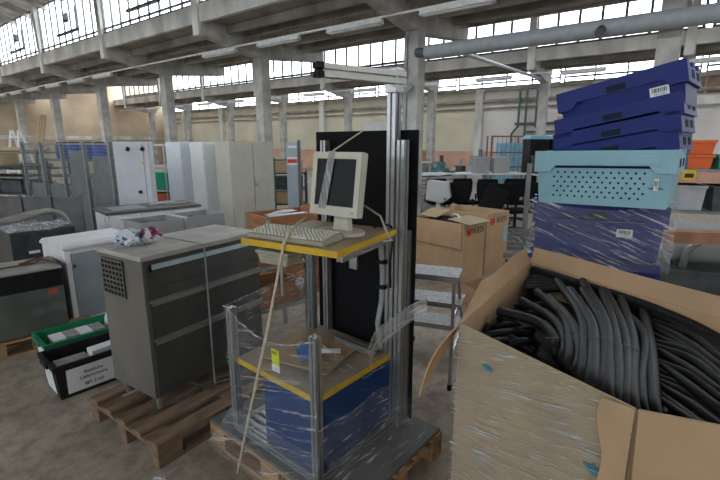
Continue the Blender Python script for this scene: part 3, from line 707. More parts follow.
# hoses
m_hose = mat('foam_hose_black', (.010,.010,.011), .5, var=.3, scale=25, bump=.05, spec=.3)
def spline(P, n=6):
    P = [Vector(p) for p in P]; out = []
    Q = [P[0]*2-P[1]] + P + [P[-1]*2-P[-2]]
    for i in range(1, len(Q)-2):
        a,b_,c,d_ = Q[i-1],Q[i],Q[i+1],Q[i+2]
        for k in range(n):
            t = k/n; out.append(.5*((2*b_)+(c-a)*t+(2*a-5*b_+4*c-d_)*t*t+(3*b_-a-3*c+d_)*t**3))
    out.append(P[-1]); return out
def keep_in(p, mg=.03):
    for i0 in range(5):
        a, b_ = foot[i0], foot[(i0+1)%5]; t = (b_-a).normalized(); n = Vector((-t.y,t.x)); d_ = (Vector((p.x,p.y))-a).dot(n)
        if d_ < mg: p = p + Vector((n.x,n.y,0))*(mg-d_)
    return p
def hose(pts, r, label, grp):
    p = [keep_in(q) for q in spline([keep_in(q) for q in pts])]; o = p[0].copy()
    b = MB(); q = [x-o for x in p]
    b.tube(q, r, 10, caps=False)
    # hollow ends
    m_ = len(q)
    for e, nb in ((0,1),(m_-1,m_-2)):
        d_ = (q[nb]-q[e]).normalized(); b.tube([q[e]+d_*.0005, q[e]+d_*.03], r*.55, 8)
    n0 = 10
    return obj('foam_hose', b, m_hose, loc=o, smooth=True, label=label, cat='hose', group=grp)
ON13 = ORD + ['eleventh','twelfth','thirteenth','fourteenth','fifteenth','sixteenth','seventeenth','eighteenth']
LB = 'black foam hose in the tied bundle lying across the open carton'; GB = 'tied hose bundle in the carton'
tops = [(497,306),(519,300),(537,295),(548,290),(560,286),(571,283),(582,282),(593,284),(603,287),(614,289),(624,292),(634,297),(644,304)]
bots = [(556,352),(563,360),(570,367),(577,374),(584,380),(592,385),(600,391),(608,396),(616,401),(624,405),(633,409),(643,412),(655,415)]
random.seed(5)
for i, (a, b_) in enumerate(zip(tops, bots)):
    f = i/12; h = .99 + .055*sin(pi*f) + random.uniform(-.006,.006); jy = random.uniform(-7,9); jx = random.uniform(-3,3); a = (a[0]+jx, a[1]+jy)
    mid = ((a[0]*.62+b_[0]*.38) + (16-13*f) + random.uniform(-2,2), a[1]*.62+b_[1]*.38 - 4)
    mid2 = ((a[0]*.25+b_[0]*.75) + (12-12*f) + random.uniform(-2,2), a[1]*.25+b_[1]*.75 - 3)
    P = [at(*a, h+.005), at(*mid, h+.012), at(*mid2, h), at(b_[0], b_[1], h-.03), at(b_[0]+9, b_[1]+16, h-.11)]
    hose(P, .0195+.0025*random.random(), f'{ON13[i]} black foam hose from the left in the tied bundle in the open carton', GB)
GL = 'long hoses along the carton back'
for i in range(16):
    f = i/15.; y0 = 263 + 24*f; h = 1.035 - .05*f
    P = [at(530-6*f+10*(i%2), y0+2, h-.02), at(575, y0-1+4*f, h), at(625, y0+9+6*f, h), at(672, y0+27+10*f, h), at(712, y0+50+16*f, h-.02), at(738, y0+72+22*f, h-.05), at(790, y0+118+30*f, h-.10)]
    hose(P, .0155+.004*random.random(), f'{ON13[i]} long black hose counted from the back wall of the open carton', GL)
LR = 'loose black foam hose running to the right corner of the open carton'; GR = 'loose hoses at the carton right'
for i in range(18):
    f = i/17.; h = .98 - .06*f + .012*random.random(); j = random.uniform(-6,6)
    y0 = 322+84*f
    P = [at(628+10*f+j, y0-20, h-.05), at(655+j, y0-6, h-.01), at(690, y0+12+j, h), at(716, y0+32+j, h-.01), at(745, y0+52, h-.03), at(800, y0+84, h-.08)]
    hose(P, .016+.004*random.random(), LR, GR)
LF = 'short black foam hose heaped at the left end of the open carton'; GF = 'hose heap at the carton left'
random.seed(11)
for i in range(26):
    u = random.random(); v = random.random(); h = .87 + .07*random.random()
    px = 480+75*u+ 30*v; py = 340 - 62*u*(1) + 20*v*(1-u) + random.uniform(-8,8)
    a = random.uniform(-.5,.7); L = random.uniform(25,55)
    P = [at(px-L*cos(a)*.5, py-L*sin(a)*.25, h), at(px, py-4, h+.02), at(px+L*cos(a)*.5, py+L*sin(a)*.3, h-.02)]
    ok = all(hypot(p.x-.98, p.y-1.5) < 1.05 for p in P)
    P = [Vector((max(p.x, .50 + (1.5-p.y)*-.55 if False else p.x), p.y, p.z)) for p in P]
    # keep inside the left and front walls
    def inside(p):
        for (i0,i1) in ((0,1),(4,0)):
            t = (foot[i1]-foot[i0]).normalized(); n = Vector((-t.y,t.x)); d_ = (Vector((p.x,p.y))-foot[i0]).dot(n)
            if d_ < .03: p = p + Vector((n.x,n.y,0))*(.03-d_)
        return p
    P = [inside(p) for p in P]
    hose(P, .015, LF, GF)
random.seed(9)
rw = (foot[3]-foot[2]).normalized(); rn = Vector((-rw.y, rw.x)); LX = 'black foam hose lying along the right wall of the open carton'
for i in range(14):
    o_ = .05+.032*i; z_ = .90+.03*random.random()
    P = [foot[2]+rn*(o_+.02)+rw*.04, foot[2]+rn*(o_+.03*random.random())+rw*.25, foot[2]+rn*(o_+.02)+rw*.48, foot[3]+rn*(o_+.05)+Vector((-.12,.22))]
    hose([Vector((q.x,q.y,z_+.01*k)) for k, q in enumerate(P)], .0175, LX, 'hoses along the carton right wall')
fill = MB().prism([((p*.93+Vector((.98,1.5))*.07).x-BO.x, (p*.93+Vector((.98,1.5))*.07).y-BO.y) for p in foot], .3, .755)
obj('hose_filling', fill, m_hose, loc=BO, label='dark mass of hoses deep inside the big carton', cat='hoses', kind='stuff')
obj('tie_wire', MB().tube(spline([at(545,338,1.055),at(585,336,1.075),at(620,343,1.07),at(648,356,1.03)]), .0014, 5), m_steel_d, label='thin wire tied across the hose bundle', cat='wire', smooth=True)

# ------------------------------------------------------------ crate stack
m_cb = mat('crate_navy', (.009,.020,.155), .45, var=.12, spec=.25); m_cl = mat('crate_light_blue', (.27,.48,.56), .5, var=.06, scale=8)
m_hole = mat('hole_dark', (.01,.02,.03), .9)
def big_crate(label, M, m, L, D, Hh, style, group=None, barcode=None):
    """local x along the front, y to the back, open on top"""
    r = thing('stacking_crate', label, 'crate', (0,0,0), 0, group); r.matrix_world = M
    t = .014; ins = .03; b = MB()
    b.frustum(ins,ins,L-ins,D-ins,0, ins*.55,ins*.55,L-ins*.55,D-ins*.55,Hh-.10, caps=False)
    n = len(b.v); b.frustum(ins+t,ins+t,L-ins-t,D-ins-t,.012, ins*.55+t,ins*.55+t,L-ins*.55-t,D-ins*.55-t,Hh-.10, caps=False)
    b.f += [(4+i,n+4+i,n+4+(i+1)%4,4+(i+1)%4) for i in range(4)] + [(3,2,1,0),(n,n+1,n+2,n+3)]
    obj('crate_body', b, m, r)
    # rim band: notched apron on the long sides
    def apron(y, th):
        q = .10; w = .17*L
        poly = [(0,Hh),(0,Hh-.125),(w*.75,Hh-.125),(w,Hh-.085),(L-w,Hh-.085),(L-w*.75,Hh-.125),(L,Hh-.125),(L,Hh)]
        return MB().prism(poly, y, y+th, 'y')
    obj('rim_front', apron(0,.016), m, r, bevel=.002); obj('rim_back', apron(D-.016,.016), m, r, bevel=.002)
    for x in (0, L-.016):
        e = obj('rim_end', MB().bx(x,.016,Hh-.125,x+.016,D-.016,Hh-.035), m, r)
        for y0, y1 in ((.016,.08),(D*.5-.04,D*.5+.04),(D-.08,D-.016)): obj('rim_tooth', MB().bx(x,y0,Hh-.035,x+.016,y1,Hh), m, e)
        for y in (.12,D*.5+.06): obj('grip_slot', MB().bx(x-.002 if x == 0 else x+.0155,y,Hh-.095,x+.0005 if x == 0 else x+.018,y+.09,Hh-.05), m_hole, e)
    hs = (L*.42, L*.57)
    if style == 'light':
        for c, wd in ((L*.46,.1),(L*.83,.1)): obj('rim_plate', MB().bx(c-wd/2,-.005,Hh-.078,c+wd/2,-.0003,Hh-.03), m, r, bevel=.002)
        hm = MB().cyl((0,-.0018,0), .0065, .0018, 8, 'y').mesh('drain_hole', m_hole)
        for j in range(6):
            for i in range(12):
                z = .05 + j*.028; f = z/(Hh-.1); y = ins*(1-f) + ins*.55*f
                obj('drain_hole', hm, parent=r, loc=(L*.16+i*L*.056+(j%2)*L*.028, y, z))
    else:
        obj('grip_slot', MB().bx(hs[0],-.0015,Hh-.075,hs[1],.0,Hh-.04), m_hole, r)
        obj('seam', MB().bx(L*.12,-.0012,Hh-.1,L*.86,0,Hh-.096) if False else MB().bx(hs[0]-.01,-.003,Hh-.04,hs[1]+.01,0,Hh-.036), m, r)
    if barcode:
        x, z, w, h = barcode; f = z/(Hh-.1); y = ins*(1-f)+ins*.55*f - .002
        Mb = face_M((x,y-.006,z),(1,0,0),(0,0,1)); lb = labelled_sheet('barcode_label', Mb, w, h, m_paper, r, label='white barcode label')
        random.seed(3); xx = -w*.38
        k = MB()
        while xx < w*.38:
            bw = random.choice((.0018,.003,.0045)); k.bx(xx,-h*.1,.0012,xx+bw,h*.36,.0018, Mb); xx += bw+random.choice((.002,.0035))
        obj('bars', k, m_ink, lb, kind='stuff')
        text('digits', '400 7126', h*.28, m_ink, lb, Mb @ Matrix.Translation((0,-h*.3,.0018)))
    return r
def place(o, h, z, ry=0): return Matrix.Translation((o[0],o[1],z)) @ Matrix.Rotation(h,4,'Z') @ Matrix.Rotation(ry,4,'Y')
SG = 'stacked plastic crates behind the hose carton'
pallet('wooden pallet under the plastic crate stack', fr((1.1,2.78),R(-24),-.05,-.05), R(-24), 1.0, .7)
zz = .1445
CL_, CD = .735, .5
for i, hh in enumerate((.31,.31,.285)):
    o = fr((1.1,2.79),R(-24))
    big_crate(['lowest navy crate of the stack, standing on the pallet','navy crate second from the floor in the stack behind the carton','navy crate third from the floor in the stack behind the carton'][i], place(o,R(-24),zz), m_cb, CL_, CD, hh, 'navy', SG); zz += hh
zB = zz
big_crate('navy crate with a barcode label and film, directly under the light blue crate', place(fr((1.1,2.77),R(-22)),R(-22),zB), m_cb, CL_, CD, 1.385-zB, 'navy', SG, (.52,.17,.085,.05))
big_crate('light blue perforated crate in the middle of the stack', place((1.085,2.76),R(-39.5),1.386,R(-1.2)), m_cl, .725, .5, .315, 'light', SG, (.64,.13,.022,.065))
# the four nested navy crates on top, tipped up to the right
TH = R(-44); ty = R(-10.5)
T0_ = Vector((1.32,2.99))
names = ['lowest of the tilted navy crates, sitting on the light blue crate','second of the tilted navy crates from below','third of the tilted navy crates from below','topmost tilted navy crate, with a white barcode label']
for i in range(4):
    zb = (1.47,1.565,1.66,1.825)[i]
    big_crate(names[i], place(T0_,TH,zb,ty + R(-.5)*i), m_cb, .70, .46, .24 if i == 3 else .24, 'navy', SG, (.56,.10,.095,.052) if i == 3 else None)
# film round the stack
sf = thing('stack_film', 'clear stretch film round the navy crate and trailing off the stack', 'film wrap', (0,0,0))
o = fr((1.1,2.77),R(-22))
def sfr(u, v):
    p = fr(o, R(-22), -.02+.78*u, -.03+.008*sin(23*v+8*u), zB-.05+(.42-.06*sin(pi*u))*v); return tuple(p)
obj('film_front', MB().grid(sfr, 24, 14), m_filmh, sf)
A_ = fr(o, R(-22), .76, -.03)
def sfs(u, v):
    q = A_.lerp(Vector((2.12,3.02,0)), u); zt = 1.42+.24*u; zl = zB-.1+.1*u
    return (q.x+.03*sin(11*v+3*u)*u, q.y-.05*u*(1-u), zl+(zt-zl)*v)
obj('film_side', MB().grid(sfs, 20, 16), m_filmh, sf)
# ------------------------------------------------------------ left middle ground
HB = R(50)
# washing machine
m_wpan = mat('washer_panel_grey', (.27,.32,.35), .45, var=.08)
wa = thing('laundry_machine', 'white laundry machine with a grey-blue door panel behind the green crate', 'machine', (-2.68,3.87,0), R(54))
obj('cabinet', MB().bx(.0,.02,.06,.62,.52,.80), m_white, wa, bevel=.006)
obj('lid', MB().prism([(-.01,.80),(.53,.80),(.53,.825),(.45,.86),(.02,.85),(-.01,.83)], -.015, .635, 'x'), m_white, wa, bevel=.006)
obj('door_panel', MB().bx(.05,.004,.12,.6,.0195,.755), m_wpan, wa, bevel=.004)
obj('door_frame', MB().bx(.0,.0,.06,.045,.0195,.79), m_white, wa, bevel=.004)
obj('plinth', MB().bx(.02,.05,0,.6,.5,.06), m_black, wa)
for z in (.20,.24,.16): obj('vent_slot', MB().bx(.33,.0025,z,.52,.0038,z+.012), m_ink, wa)
obj('energy_sticker', MB().bx(.46,.0025,.33,.56,.0038,.52), mat('sticker_green',(.25,.38,.25),.6), wa)
obj('door_catch', MB().bx(.06,.0,.62,.075,.0038,.65), m_black, wa)
# oven on pallet
pallet('wooden pallet under the dark glass-fronted oven', (-3.02,3.25,0), R(45), .8, .6)
ov = thing('built_in_oven', 'dark built-in oven with reflective glass front on a pallet', 'oven', (-3.02,3.26,.1445), R(45))
m_ovg = mat('oven_glass', (.10,.11,.10), .12, .0, var=.1, spec=.8); m_ovb = mat('oven_black', (.02,.02,.021), .4, var=.2)
obj('oven_body', MB().bx(0,.015,.0,.6,.5,.545), m_ovb, ov, bevel=.004)
obj('dusty_top', MB().bx(-.004,.0,.546,.604,.505,.56), mat('dusty_board', (.33,.31,.28), .85, var=.2, scale=8), ov)
obj('control_panel', MB().bx(.005,.003,.40,.595,.0145,.535), m_black, ov, bevel=.002)
obj('glass_door', MB().bx(.005,.0,.01,.595,.0145,.39), m_ovg, ov, bevel=.003)
for x in (.08,.12): obj('button', MB().cyl((x,-.006,.47), .008, .009, 10, 'y'), m_alu, ov)
obj('red_sticker', MB().bx(.48,-.0012,.335,.55,-.0002,.375), mat('sticker_red',(.45,.08,.04),.6), ov)
obj('brown_strap', MB().tube(spline([(.12,.22,.565),(.28,.25,.568),(.42,.2,.575),(.5,.28,.585),(.57,.18,.57),(.598,.05,.572)],6), .007, 6), mat('strap_brown',(.12,.06,.035),.8), ov, smooth=True)
obj('power_cord', MB().tube(spline([(.35,.32,.566),(.45,.26,.57),(.52,.34,.59),(.44,.38,.568),(.36,.3,.568)],6), .009, 6), mat('cord_brown',(.10,.05,.035),.8), ov, smooth=True)
# dark wrapped appliance with hoses
dk_ = thing('wrapped_appliance', 'dark grey appliance under black film with white straps behind the oven', 'appliance', (-3.6,4.42,0), HB)
m_dkf = mat('dark_film', (.045,.05,.055), .25, var=.3, scale=6, bump=.3, bscale=8)
obj('appliance_body', MB().bx(0,0,0,.6,.6,.84), m_dkf, dk_, bevel=.01)
obj('film_cover', MB().sheet(lambda u,v: (-.015+.63*u, -.015+.63*v, .86+.02*sin(9*u+4*v)+.012*sin(17*v)), 12, 12, .012), m_filmh, dk_)
m_strap = mat('strap_white', (.6,.62,.64), .5)
obj('strap', MB().bx(-.0,-.006,.25,.6,-.0015,.262, Matrix.Translation((0,0,.0)) @ Matrix.Rotation(R(-24),4,'Y')), m_strap, dk_)
obj('strap', MB().bx(-.0,-.012,.33,.6,-.0075,.342, Matrix.Rotation(R(-24),4,'Y')), m_strap, dk_)
for i, (x, z) in enumerate(((.14,.60),(.32,.55),(.42,.68))): obj('shipping_note', MB().bx(x,-.004,z,x+.1,-.001,z+.03), m_paper, dk_)
vh = thing('vacuum_hose', 'thick grey ribbed hose lying on the dark wrapped appliance', 'hose', (-3.6,4.42,.905), HB)
m_gh = mat('hose_grey', (.30,.29,.27), .7, var=.2, scale=90)
obj('hose_loop', MB().tube(spline([(-.1,.1,.06),(.1,.15,.05),(.3,.2,.09),(.45,.32,.09),(.58,.35,.03),(.64,.36,-.08)],8), .032, 10), m_gh, vh, smooth=True)
obj('hose_loop', MB().tube(spline([(.0,.3,.03),(.2,.36,.06),(.4,.48,.07),(.55,.5,.03)],8), .028, 10), m_gh, vh, smooth=True)
obj('hose_nozzle', MB().tube([(-.1,.1,.06),(-.2,.05,.08),(-.34,-.0,.13)], [.034,.05,.028], 12), m_paper, vh, smooth=True)
# dark sheet partition
sp_ = thing('sheet_partition', 'low dark sheet-metal partition behind the wrapped appliance', 'partition', (-5.35,5.9,0), R(-6))
m_shd = mat('sheet_dark', (.12,.12,.125), .5, .3, var=.15)
for i in range(4): obj('sheet_panel', MB().bx(.43*i,0,.05,.43*i+.42,.02,1.06), m_shd, sp_)
for i in range(5): obj('partition_post', MB().bx(.43*i-.02,-.02,0,.43*i+.015,-.001,1.08), m_steel_d, sp_)
# mesh fence
m_fence = mat('fence_grey', (.23,.25,.26), .5, .3); m_sheet = mat('sheet_blue_grey', (.24,.26,.28), .4, .2, var=.1)
f0 = Vector((-6.46,8.6,0)); FHh = R(-33)
fe = thing('mesh_fence', 'grey wire mesh machine fence with solid lower sheets', 'fence', f0, FHh)
PW = .78
wire = MB()
for i in range(17): wire.bx(i*PW/16-.0025,0,0,i*PW/16+.0025,.004,1.6)
for j in range(33): wire.bx(0,.001,j*.05-.0025,PW,.005,j*.05+.0025)
wm = wire.mesh('wire_mesh', m_fence)
fmf = MB().bx(0,-.01,0,.03,.02,1.62).mesh('frame_upright', m_fence); fmh = MB().bx(0,-.01,0,PW,.02,.03).mesh('frame_bar', m_fence)
for i in range(4):
    x = i*PW
    o = obj('wire_mesh', wm, parent=fe, loc=(x,0,.13)); o['kind'] = 'stuff'
    obj('fence_post', MB().bx(x-.025,-.025,0,x+.025,.025,1.77), m_fence, fe)
    obj('frame_bar', fmh, parent=fe, loc=(x,0,.1)); obj('frame_bar', fmh, parent=fe, loc=(x,0,1.72))
    if i > 1: obj('fence_sheet', MB().bx(x+.16,.03,.1,x+PW-.12,.04,1.62 if i == 2 else 1.55), m_sheet, fe)
    obj('lower_sheet', MB().bx(x+.04,.045,.1,x+PW-.02,.055,1.0 if i < 2 else 1.2), m_sheet, fe)
obj('fence_post', MB().bx(4*PW-.025,-.025,0,4*PW+.025,.025,1.77), m_fence, fe)
# control cabinet
m_cc = mat('control_cabinet_grey', (.58,.61,.65), .45, var=.04)
cc = thing('control_cabinet', 'pale grey control cabinet with two black catches beside the mesh fence', 'cabinet', f0+Vector((cos(FHh)*3.2,sin(FHh)*3.2,0)), R(8))
obj('cabinet_body', MB().bx(0,.02,0,.52,.2,1.77), m_cc, cc, bevel=.005)
obj('cabinet_door', MB().bx(.02,.0,.1,.43,.0195,1.745), m_cc, cc, bevel=.004)
obj('cabinet_door', MB().bx(.44,.0,.1,.51,.0195,1.745), m_cc, cc, bevel=.004)
for x, z in ((.22,1.66),(.43,1.66)): obj('catch', MB().box((x,-.012,z),(.05,.02,.06),0,0,.5), m_black, cc)
obj('catch_bar', MB().bx(.24,-.01,1.655,.42,-.003,1.665), m_alu, cc)
obj('lock', MB().cyl((.34,-.018,1.0), .028, .018, 12, 'y'), m_black, cc)
obj('warning_sticker', MB().bx(.40,-.003,1.42,.43,-.0005,1.46), m_yellow, cc)
# green and orange stuff between the cabinets
rk = thing('tube_trolley', 'grey tube trolley with green bins between control cabinet and tall cabinets', 'trolley', (-4.5,9.3,0), R(5))
for x in (0,.42,.84):
    for y in (0,.5): obj('trolley_post', MB().cyl((x,y,0), .02, 1.75, 8), m_alu, rk)
for z in (.3,.75,1.25,1.7):
    for y in (0,.5): obj('trolley_rail', MB().cyl((0,y,z), .018, .84, 8, 'x'), m_alu, rk)
for z in (.33,.78): obj('trolley_shelf', MB().bx(0,.02,z-.01,.84,.48,z+.005), m_alu, rk)
m_tealc = mat('bin_teal_green', (.03,.33,.21), .5); m_orang = mat('box_orange', (.55,.16,.06), .6)
for i, (m, z, nm) in enumerate(((m_tealc,.786,'teal green bin on the upper shelf of the tube trolley'),(m_orang,.336,'orange bin on the lower shelf of the tube trolley'))):
    g = thing('open_bin', nm, 'bin', Vector((-4.5,9.3,z))+Vector((.28,.2,0)), R(5))
    obj('bin_shell', MB().frustum(-.22,-.14,.3,.2,0,-.25,-.16,.33,.22,.34), m, g, bevel=.01); obj('bin_rim', MB().bx(-.26,-.17,.33,.34,.23,.36), m, g)
# tall cabinets
def tall_cab(label, o, h, L, D, Ht, m, doors, group='tall steel cabinets in a row'):
    r = thing('steel_cabinet', label, 'cabinet', (*o,0), h, group)
    obj('cabinet_body', MB().bx(0,.02,0,L,D,Ht), m, r, bevel=.004)
    w = L/doors
    for i in range(doors):
        d_ = obj('door', MB().bx(w*i+.012,0,.06,w*(i+1)-.006,.0195,Ht-.03), m, r, bevel=.003)
        for z in (.3,Ht-.3): obj('hinge', MB().cyl((w*i+.01 if i == 0 else w*(i+1)-.006,-.004,z), .007, .06, 8), m_alu, d_)
    hd = obj('handle_plate', MB().bx(w+.02 if doors > 1 else L-.06,-.008,.98,w+.05 if doors > 1 else L-.03,-.0005,1.1), m_alu, r)
    obj('handle', MB().tube([(w+.035 if doors > 1 else L-.045,-.008,1.03),(w+.035 if doors > 1 else L-.045,-.04,1.03),(w+.09 if doors > 1 else L-.1,-.045,1.025)], .008, 8), m_alu, hd)
    return r
m_cab3 = mat('cabinet_beige_grey', (.50,.49,.42), .5, var=.05); m_cab1 = mat('cabinet_white_blue', (.68,.72,.77), .45, var=.04); m_cab2 = mat('cabinet_white', (.70,.72,.73), .45, var=.04)
tall_cab('two-door beige-grey steel cabinet, nearest of the tall cabinets', (-2.17,7.5), R(53), .95, .42, 1.775, m_cab3, 2)
tall_cab('plain white steel cabinet between the beige one and the bluish one', (-2.76,7.9), R(53), .6, .41, 1.77, m_cab2, 1)
tall_cab('bluish white steel cabinet, farthest left of the tall cabinets', (-3.28,8.2), R(53), .6, .5, 1.77, m_cab1, 1)
# laboratory base cabinet
bcb = thing('base_cabinet', 'white drawer unit with dark worktop and sink in front of tall cabinets', 'base cabinet', (-3.07,5.29,0), R(43))
obj('carcass', MB().bx(0,.02,.0,1.15,.62,.885), m_white, bcb, bevel=.003)
obj('worktop', MB().bx(-.02,-.01,.886,1.17,.64,.92), mat('worktop_dark',(.10,.10,.10),.4), bcb, bevel=.004)
for i in range(3):
    x = .02+.38*i
    for z0, z1 in ((.68,.87),(.06,.67)):
        d_ = obj('drawer' if z0 > .5 else 'door', MB().bx(x,0,z0,x+.36,.0195,z1), m_white, bcb, bevel=.003)
        obj('handle', MB().tube([(x+.12,-.001,z1-.05),(x+.12,-.025,z1-.05),(x+.26,-.025,z1-.05),(x+.26,-.001,z1-.05)], .006, 6), m_alu, d_)
obj('sink_basin', MB().bx(.1,.12,.9205,.5,.5,.926), m_alu, bcb)
obj('sticker', MB().bx(-.0015,.12,.78,-.0002,.17,.84), mat('sticker_lime',(.45,.55,.05),.6), bcb)
for i,(x,y,l,a) in enumerate(((.62,.3,.35,.3),(.75,.22,.3,-.2))):
    t_ = thing('metal_strip', ['flat metal strip lying on the dark worktop','shorter bent metal strip at the right end of the dark worktop'][i], 'strip', fr((-3.07,5.29),R(43),x,y,.9215), R(43)+a)
    obj('strip_bar', MB().bx(0,0,0,l,.05,.02), m_alu, t_, bevel=.003); obj('strip_lip', MB().bx(0,.05,0,l,.056,.035), m_alu, t_)
# two grey open boxes
m_gbox = mat('grey_sheet_box', (.30,.31,.32), .5, var=.06)
for i, lab in enumerate(('grey open sheet-metal box beside the plastic bag, left of the pair','grey open sheet-metal box with a white end, right of the pair')):
    o = fr((-2.37,4.66),R(50),.55*i,0)
    g = thing('open_metal_box', lab, 'metal box', o, R(50), 'grey open boxes behind the steel counter')
    L, D, Hh, t = .49, .42, .9, .015
    for nm, q in (('front_side',(0,0,L,t)),('back_side',(0,D-t,L,D)),('end_side',(0,t,t,D-t)),('end_side',(L-t,t,L,D-t))):
        obj(nm, MB().bx(q[0],q[1],0,q[2],q[3],Hh), m_paper if (i == 1 and nm == 'end_side' and q[0] == 0) else m_gbox, g)
    obj('box_floor', MB().bx(t,t,.3,L-t,D-t,.31), m_gbox, g)
    obj('divider', MB().bx(L*.48,t,.6,L*.5,D-t,Hh-.03), m_gbox, g)
# wooden collar crates
m_wcr = mat('crate_wood_brown', (.33,.15,.07), .75, var=.22, scale=4, stretch=(.6,.6,5), detail=6)
def collar_stack(label, o, h, L, D, levels, z0=0, group='wooden collar crates by the desk'):
    r = thing('wooden_crate', label, 'crate', (*o,z0), h, group); t = .025
    for k in range(levels):
        z = .195*k
        for nm, q in (('side_board',(0,0,L,t)),('side_board',(0,D-t,L,D)),('end_board',(0,t,t,D-t)),('end_board',(L-t,t,L,D-t))):
            obj(nm, MB().bx(q[0],q[1],z,q[2],q[3],z+.19), m_wcr, r, bevel=.003)
        for x, y in ((0,0),(L,0),(0,D)):
            obj('corner_hinge', MB().bx(x-.004 if x == 0 else x-.05,y-.004 if y == 0 else y-.05,z+.02,x+.05 if x == 0 else x+.004,(y-.0005) if y == 0 else y+.004,z+.17), m_alu, r)
    return r
wc = at(266,217,.98)
collar_stack('wooden collar crate full of parts, left of the pair behind the keyboard', (wc.x,wc.y), R(40), .75, .5, 5)
w2 = fr((wc.x,wc.y),R(40),.85,.05)
collar_stack('wooden collar crate, right of the pair behind the monitor', (w2.x,w2.y), R(40), .8, .6, 5)
for i, (x,y,L) in enumerate(((.1,.12,.5),(.15,.22,.45),(.3,.3,.35))):
    q = thing('metal_rail', ['long steel rail lying across the left wooden crate','middle steel rail lying across the left wooden crate','short steel rail at the back of the left wooden crate'][i], 'rail', fr((wc.x,wc.y),R(40),x,y,.90), R(40)+.25*i)
    obj('rail_web', MB().bx(0,0,0,L,.05,.05), m_alu, q); obj('rail_flange', MB().bx(0,-.02,.05,L,.07,.06), m_alu, q)
    
# crates under the desk view: steel rack with a box
rc = thing('perforated_rack', 'small perforated steel rack behind the workstation, holding wooden boxes', 'rack', (-.95,3.35,0), R(40))
for x, y in ((0,0),(.62,0),(0,.42),(.62,.42)): obj('rack_upright', MB().bx(x,y,0,x+.035,y+.035,.98), m_alu, rc)
for z in (.35,.72): obj('rack_shelf', MB().bx(.0,.0,z,.655,.455,z+.02), m_gbox, rc)
for i,(z,lab) in enumerate(((.741,'shallow wooden box on the upper shelf of the perforated rack'),(.371,'shallow wooden box on the lower shelf of the perforated rack'))):
    collar_stack(lab, tuple(fr((-.95,3.35),R(40),.04,.04))[:2], R(40), .57, .37, 1, z, 'wooden boxes in the perforated rack')
# slim blue-grey cabinet with red stripe, green trolley and hoses
m_sl = mat('tower_blue_grey', (.34,.40,.45), .45, var=.06)
tw = thing('slim_tower', 'slim blue-grey tower panel with a red stripe behind the wooden crates', 'tower', (-1.40,8.5,0), R(0))
obj('tower_body', MB().bx(0,0,0,.215,.3,1.77), m_sl, tw, bevel=.004)
obj('red_stripe', MB().bx(.02,-.003,1.38,.2,-.0003,1.45), m_red, tw); obj('white_stripe', MB().bx(.015,-.002,1.34,.205,-.0002,1.49), m_paper, tw)
obj('top_label', MB().bx(.04,-.003,1.66,.2,-.0003,1.7), m_paper, tw); obj('tower_flange', MB().bx(.222,-.02,0,.235,.3,1.8), m_steel_d, tw)
m_grn = mat('frame_green', (.06,.20,.13), .5)
gt = thing('green_trolley', 'green tube trolley frame beside the tall beige cabinet', 'trolley', (-1.72,8.9,0), R(10))
for x in (0,.32):
    for y in (0,.5): obj('trolley_post', MB().cyl((x,y,0), .018, 1.45, 8), m_grn, gt)
for z in (.4,.8,1.1,1.42): obj('trolley_rail', MB().cyl((0,0,z), .016, .32, 8, 'x'), m_grn, gt)
hr = thing('green_hose_coil', 'pale green hoses coiled beside the red-striped tower', 'hose coil', (-.9,7.9,0), 0)
m_gho = mat('hose_pale_green', (.30,.40,.32), .6)
for i in range(5):
    obj('hose_loop', MB().tube(spline([(.1*i,.05*i,.5),(.02+.1*i,.05*i,1.0),(.12+.1*i,.06*i,1.22),(.24+.1*i,.05*i,1.1),(.3+.1*i,.04*i,.6)],8), .022, 8), m_gho, hr, smooth=True)
obj('coil_stand', MB().bx(-.05,-.1,0,.75,.35,.5), m_steel_d, hr)

# ------------------------------------------------------------ right middle ground
def ubox(label, o, h, L, D, Ht, logo_x, group='cartons printed with a red shield'):
    r = thing('printed_carton', label, 'carton', (*o,0), h, group); t = .008
    for nm, q in (('carton_side',(0,0,L,t)),('carton_side',(0,D-t,L,D)),('carton_end',(0,t,t,D-t)),('carton_end',(L-t,t,L,D-t))):
        obj(nm, MB().bx(q[0],q[1],0,q[2],q[3],Ht), m_card, r)
    obj('carton_bottom', MB().bx(t,t,.004,L-t,D-t,.012), m_cardd, r)
    # lettering on the right-hand face (y = 0)
    M = face_M((L*.24,-.001,Ht-.11),(1,0,0),(0,0,1)); s = .055
    lg = obj('logo', MB().prism([(q*s,w_*s) for q,w_ in [(-1,.8),(-.12,.8),(-.12,.2),(.12,.2),(.12,.8),(1,.8),(1,-.1),(.55,-.9),(.12,-.9),(.12,-.3),(-.12,-.3),(-.12,-.9),(-.55,-.9),(-1,-.1)][::-1]], 0, .001, 'z', M), m_red, r)
    text('lettering', 'WÜRTH', .115, m_ink, r, face_M((L*.66,-.001,Ht-.11),(1,0,0),(0,0,1)), bold=.002, sx=.62)
    return r
b1 = ubox('open printed carton with a hanging front flap beside the step stool', (1.257,5.221), R(42), .46, .8, .79, .1)
obj('hanging_flap', MB().bx(-.022,.02,.48,-.004,.78,.785), m_card, b1)
obj('folded_flap', MB().bx(0,-.0,.792,.46,.33,.80, Matrix.Rotation(R(6),4,'X')), m_cardl, b1)
obj('folded_flap', MB().bx(0,0,0,.3,.3,.008, Matrix.Translation((.1,.5,.80)) @ Matrix.Rotation(R(-14),4,'Y')), m_cardl, b1)
b2 = ubox('taller printed carton standing behind the one with the hanging flap', (1.68,5.73), R(42), .55, .8, .83, .1)
obj('shipping_note', MB().bx(.44,-.004,.4,.52,-.0005,.62), mat('note_blue',(.25,.45,.62),.6), b2)
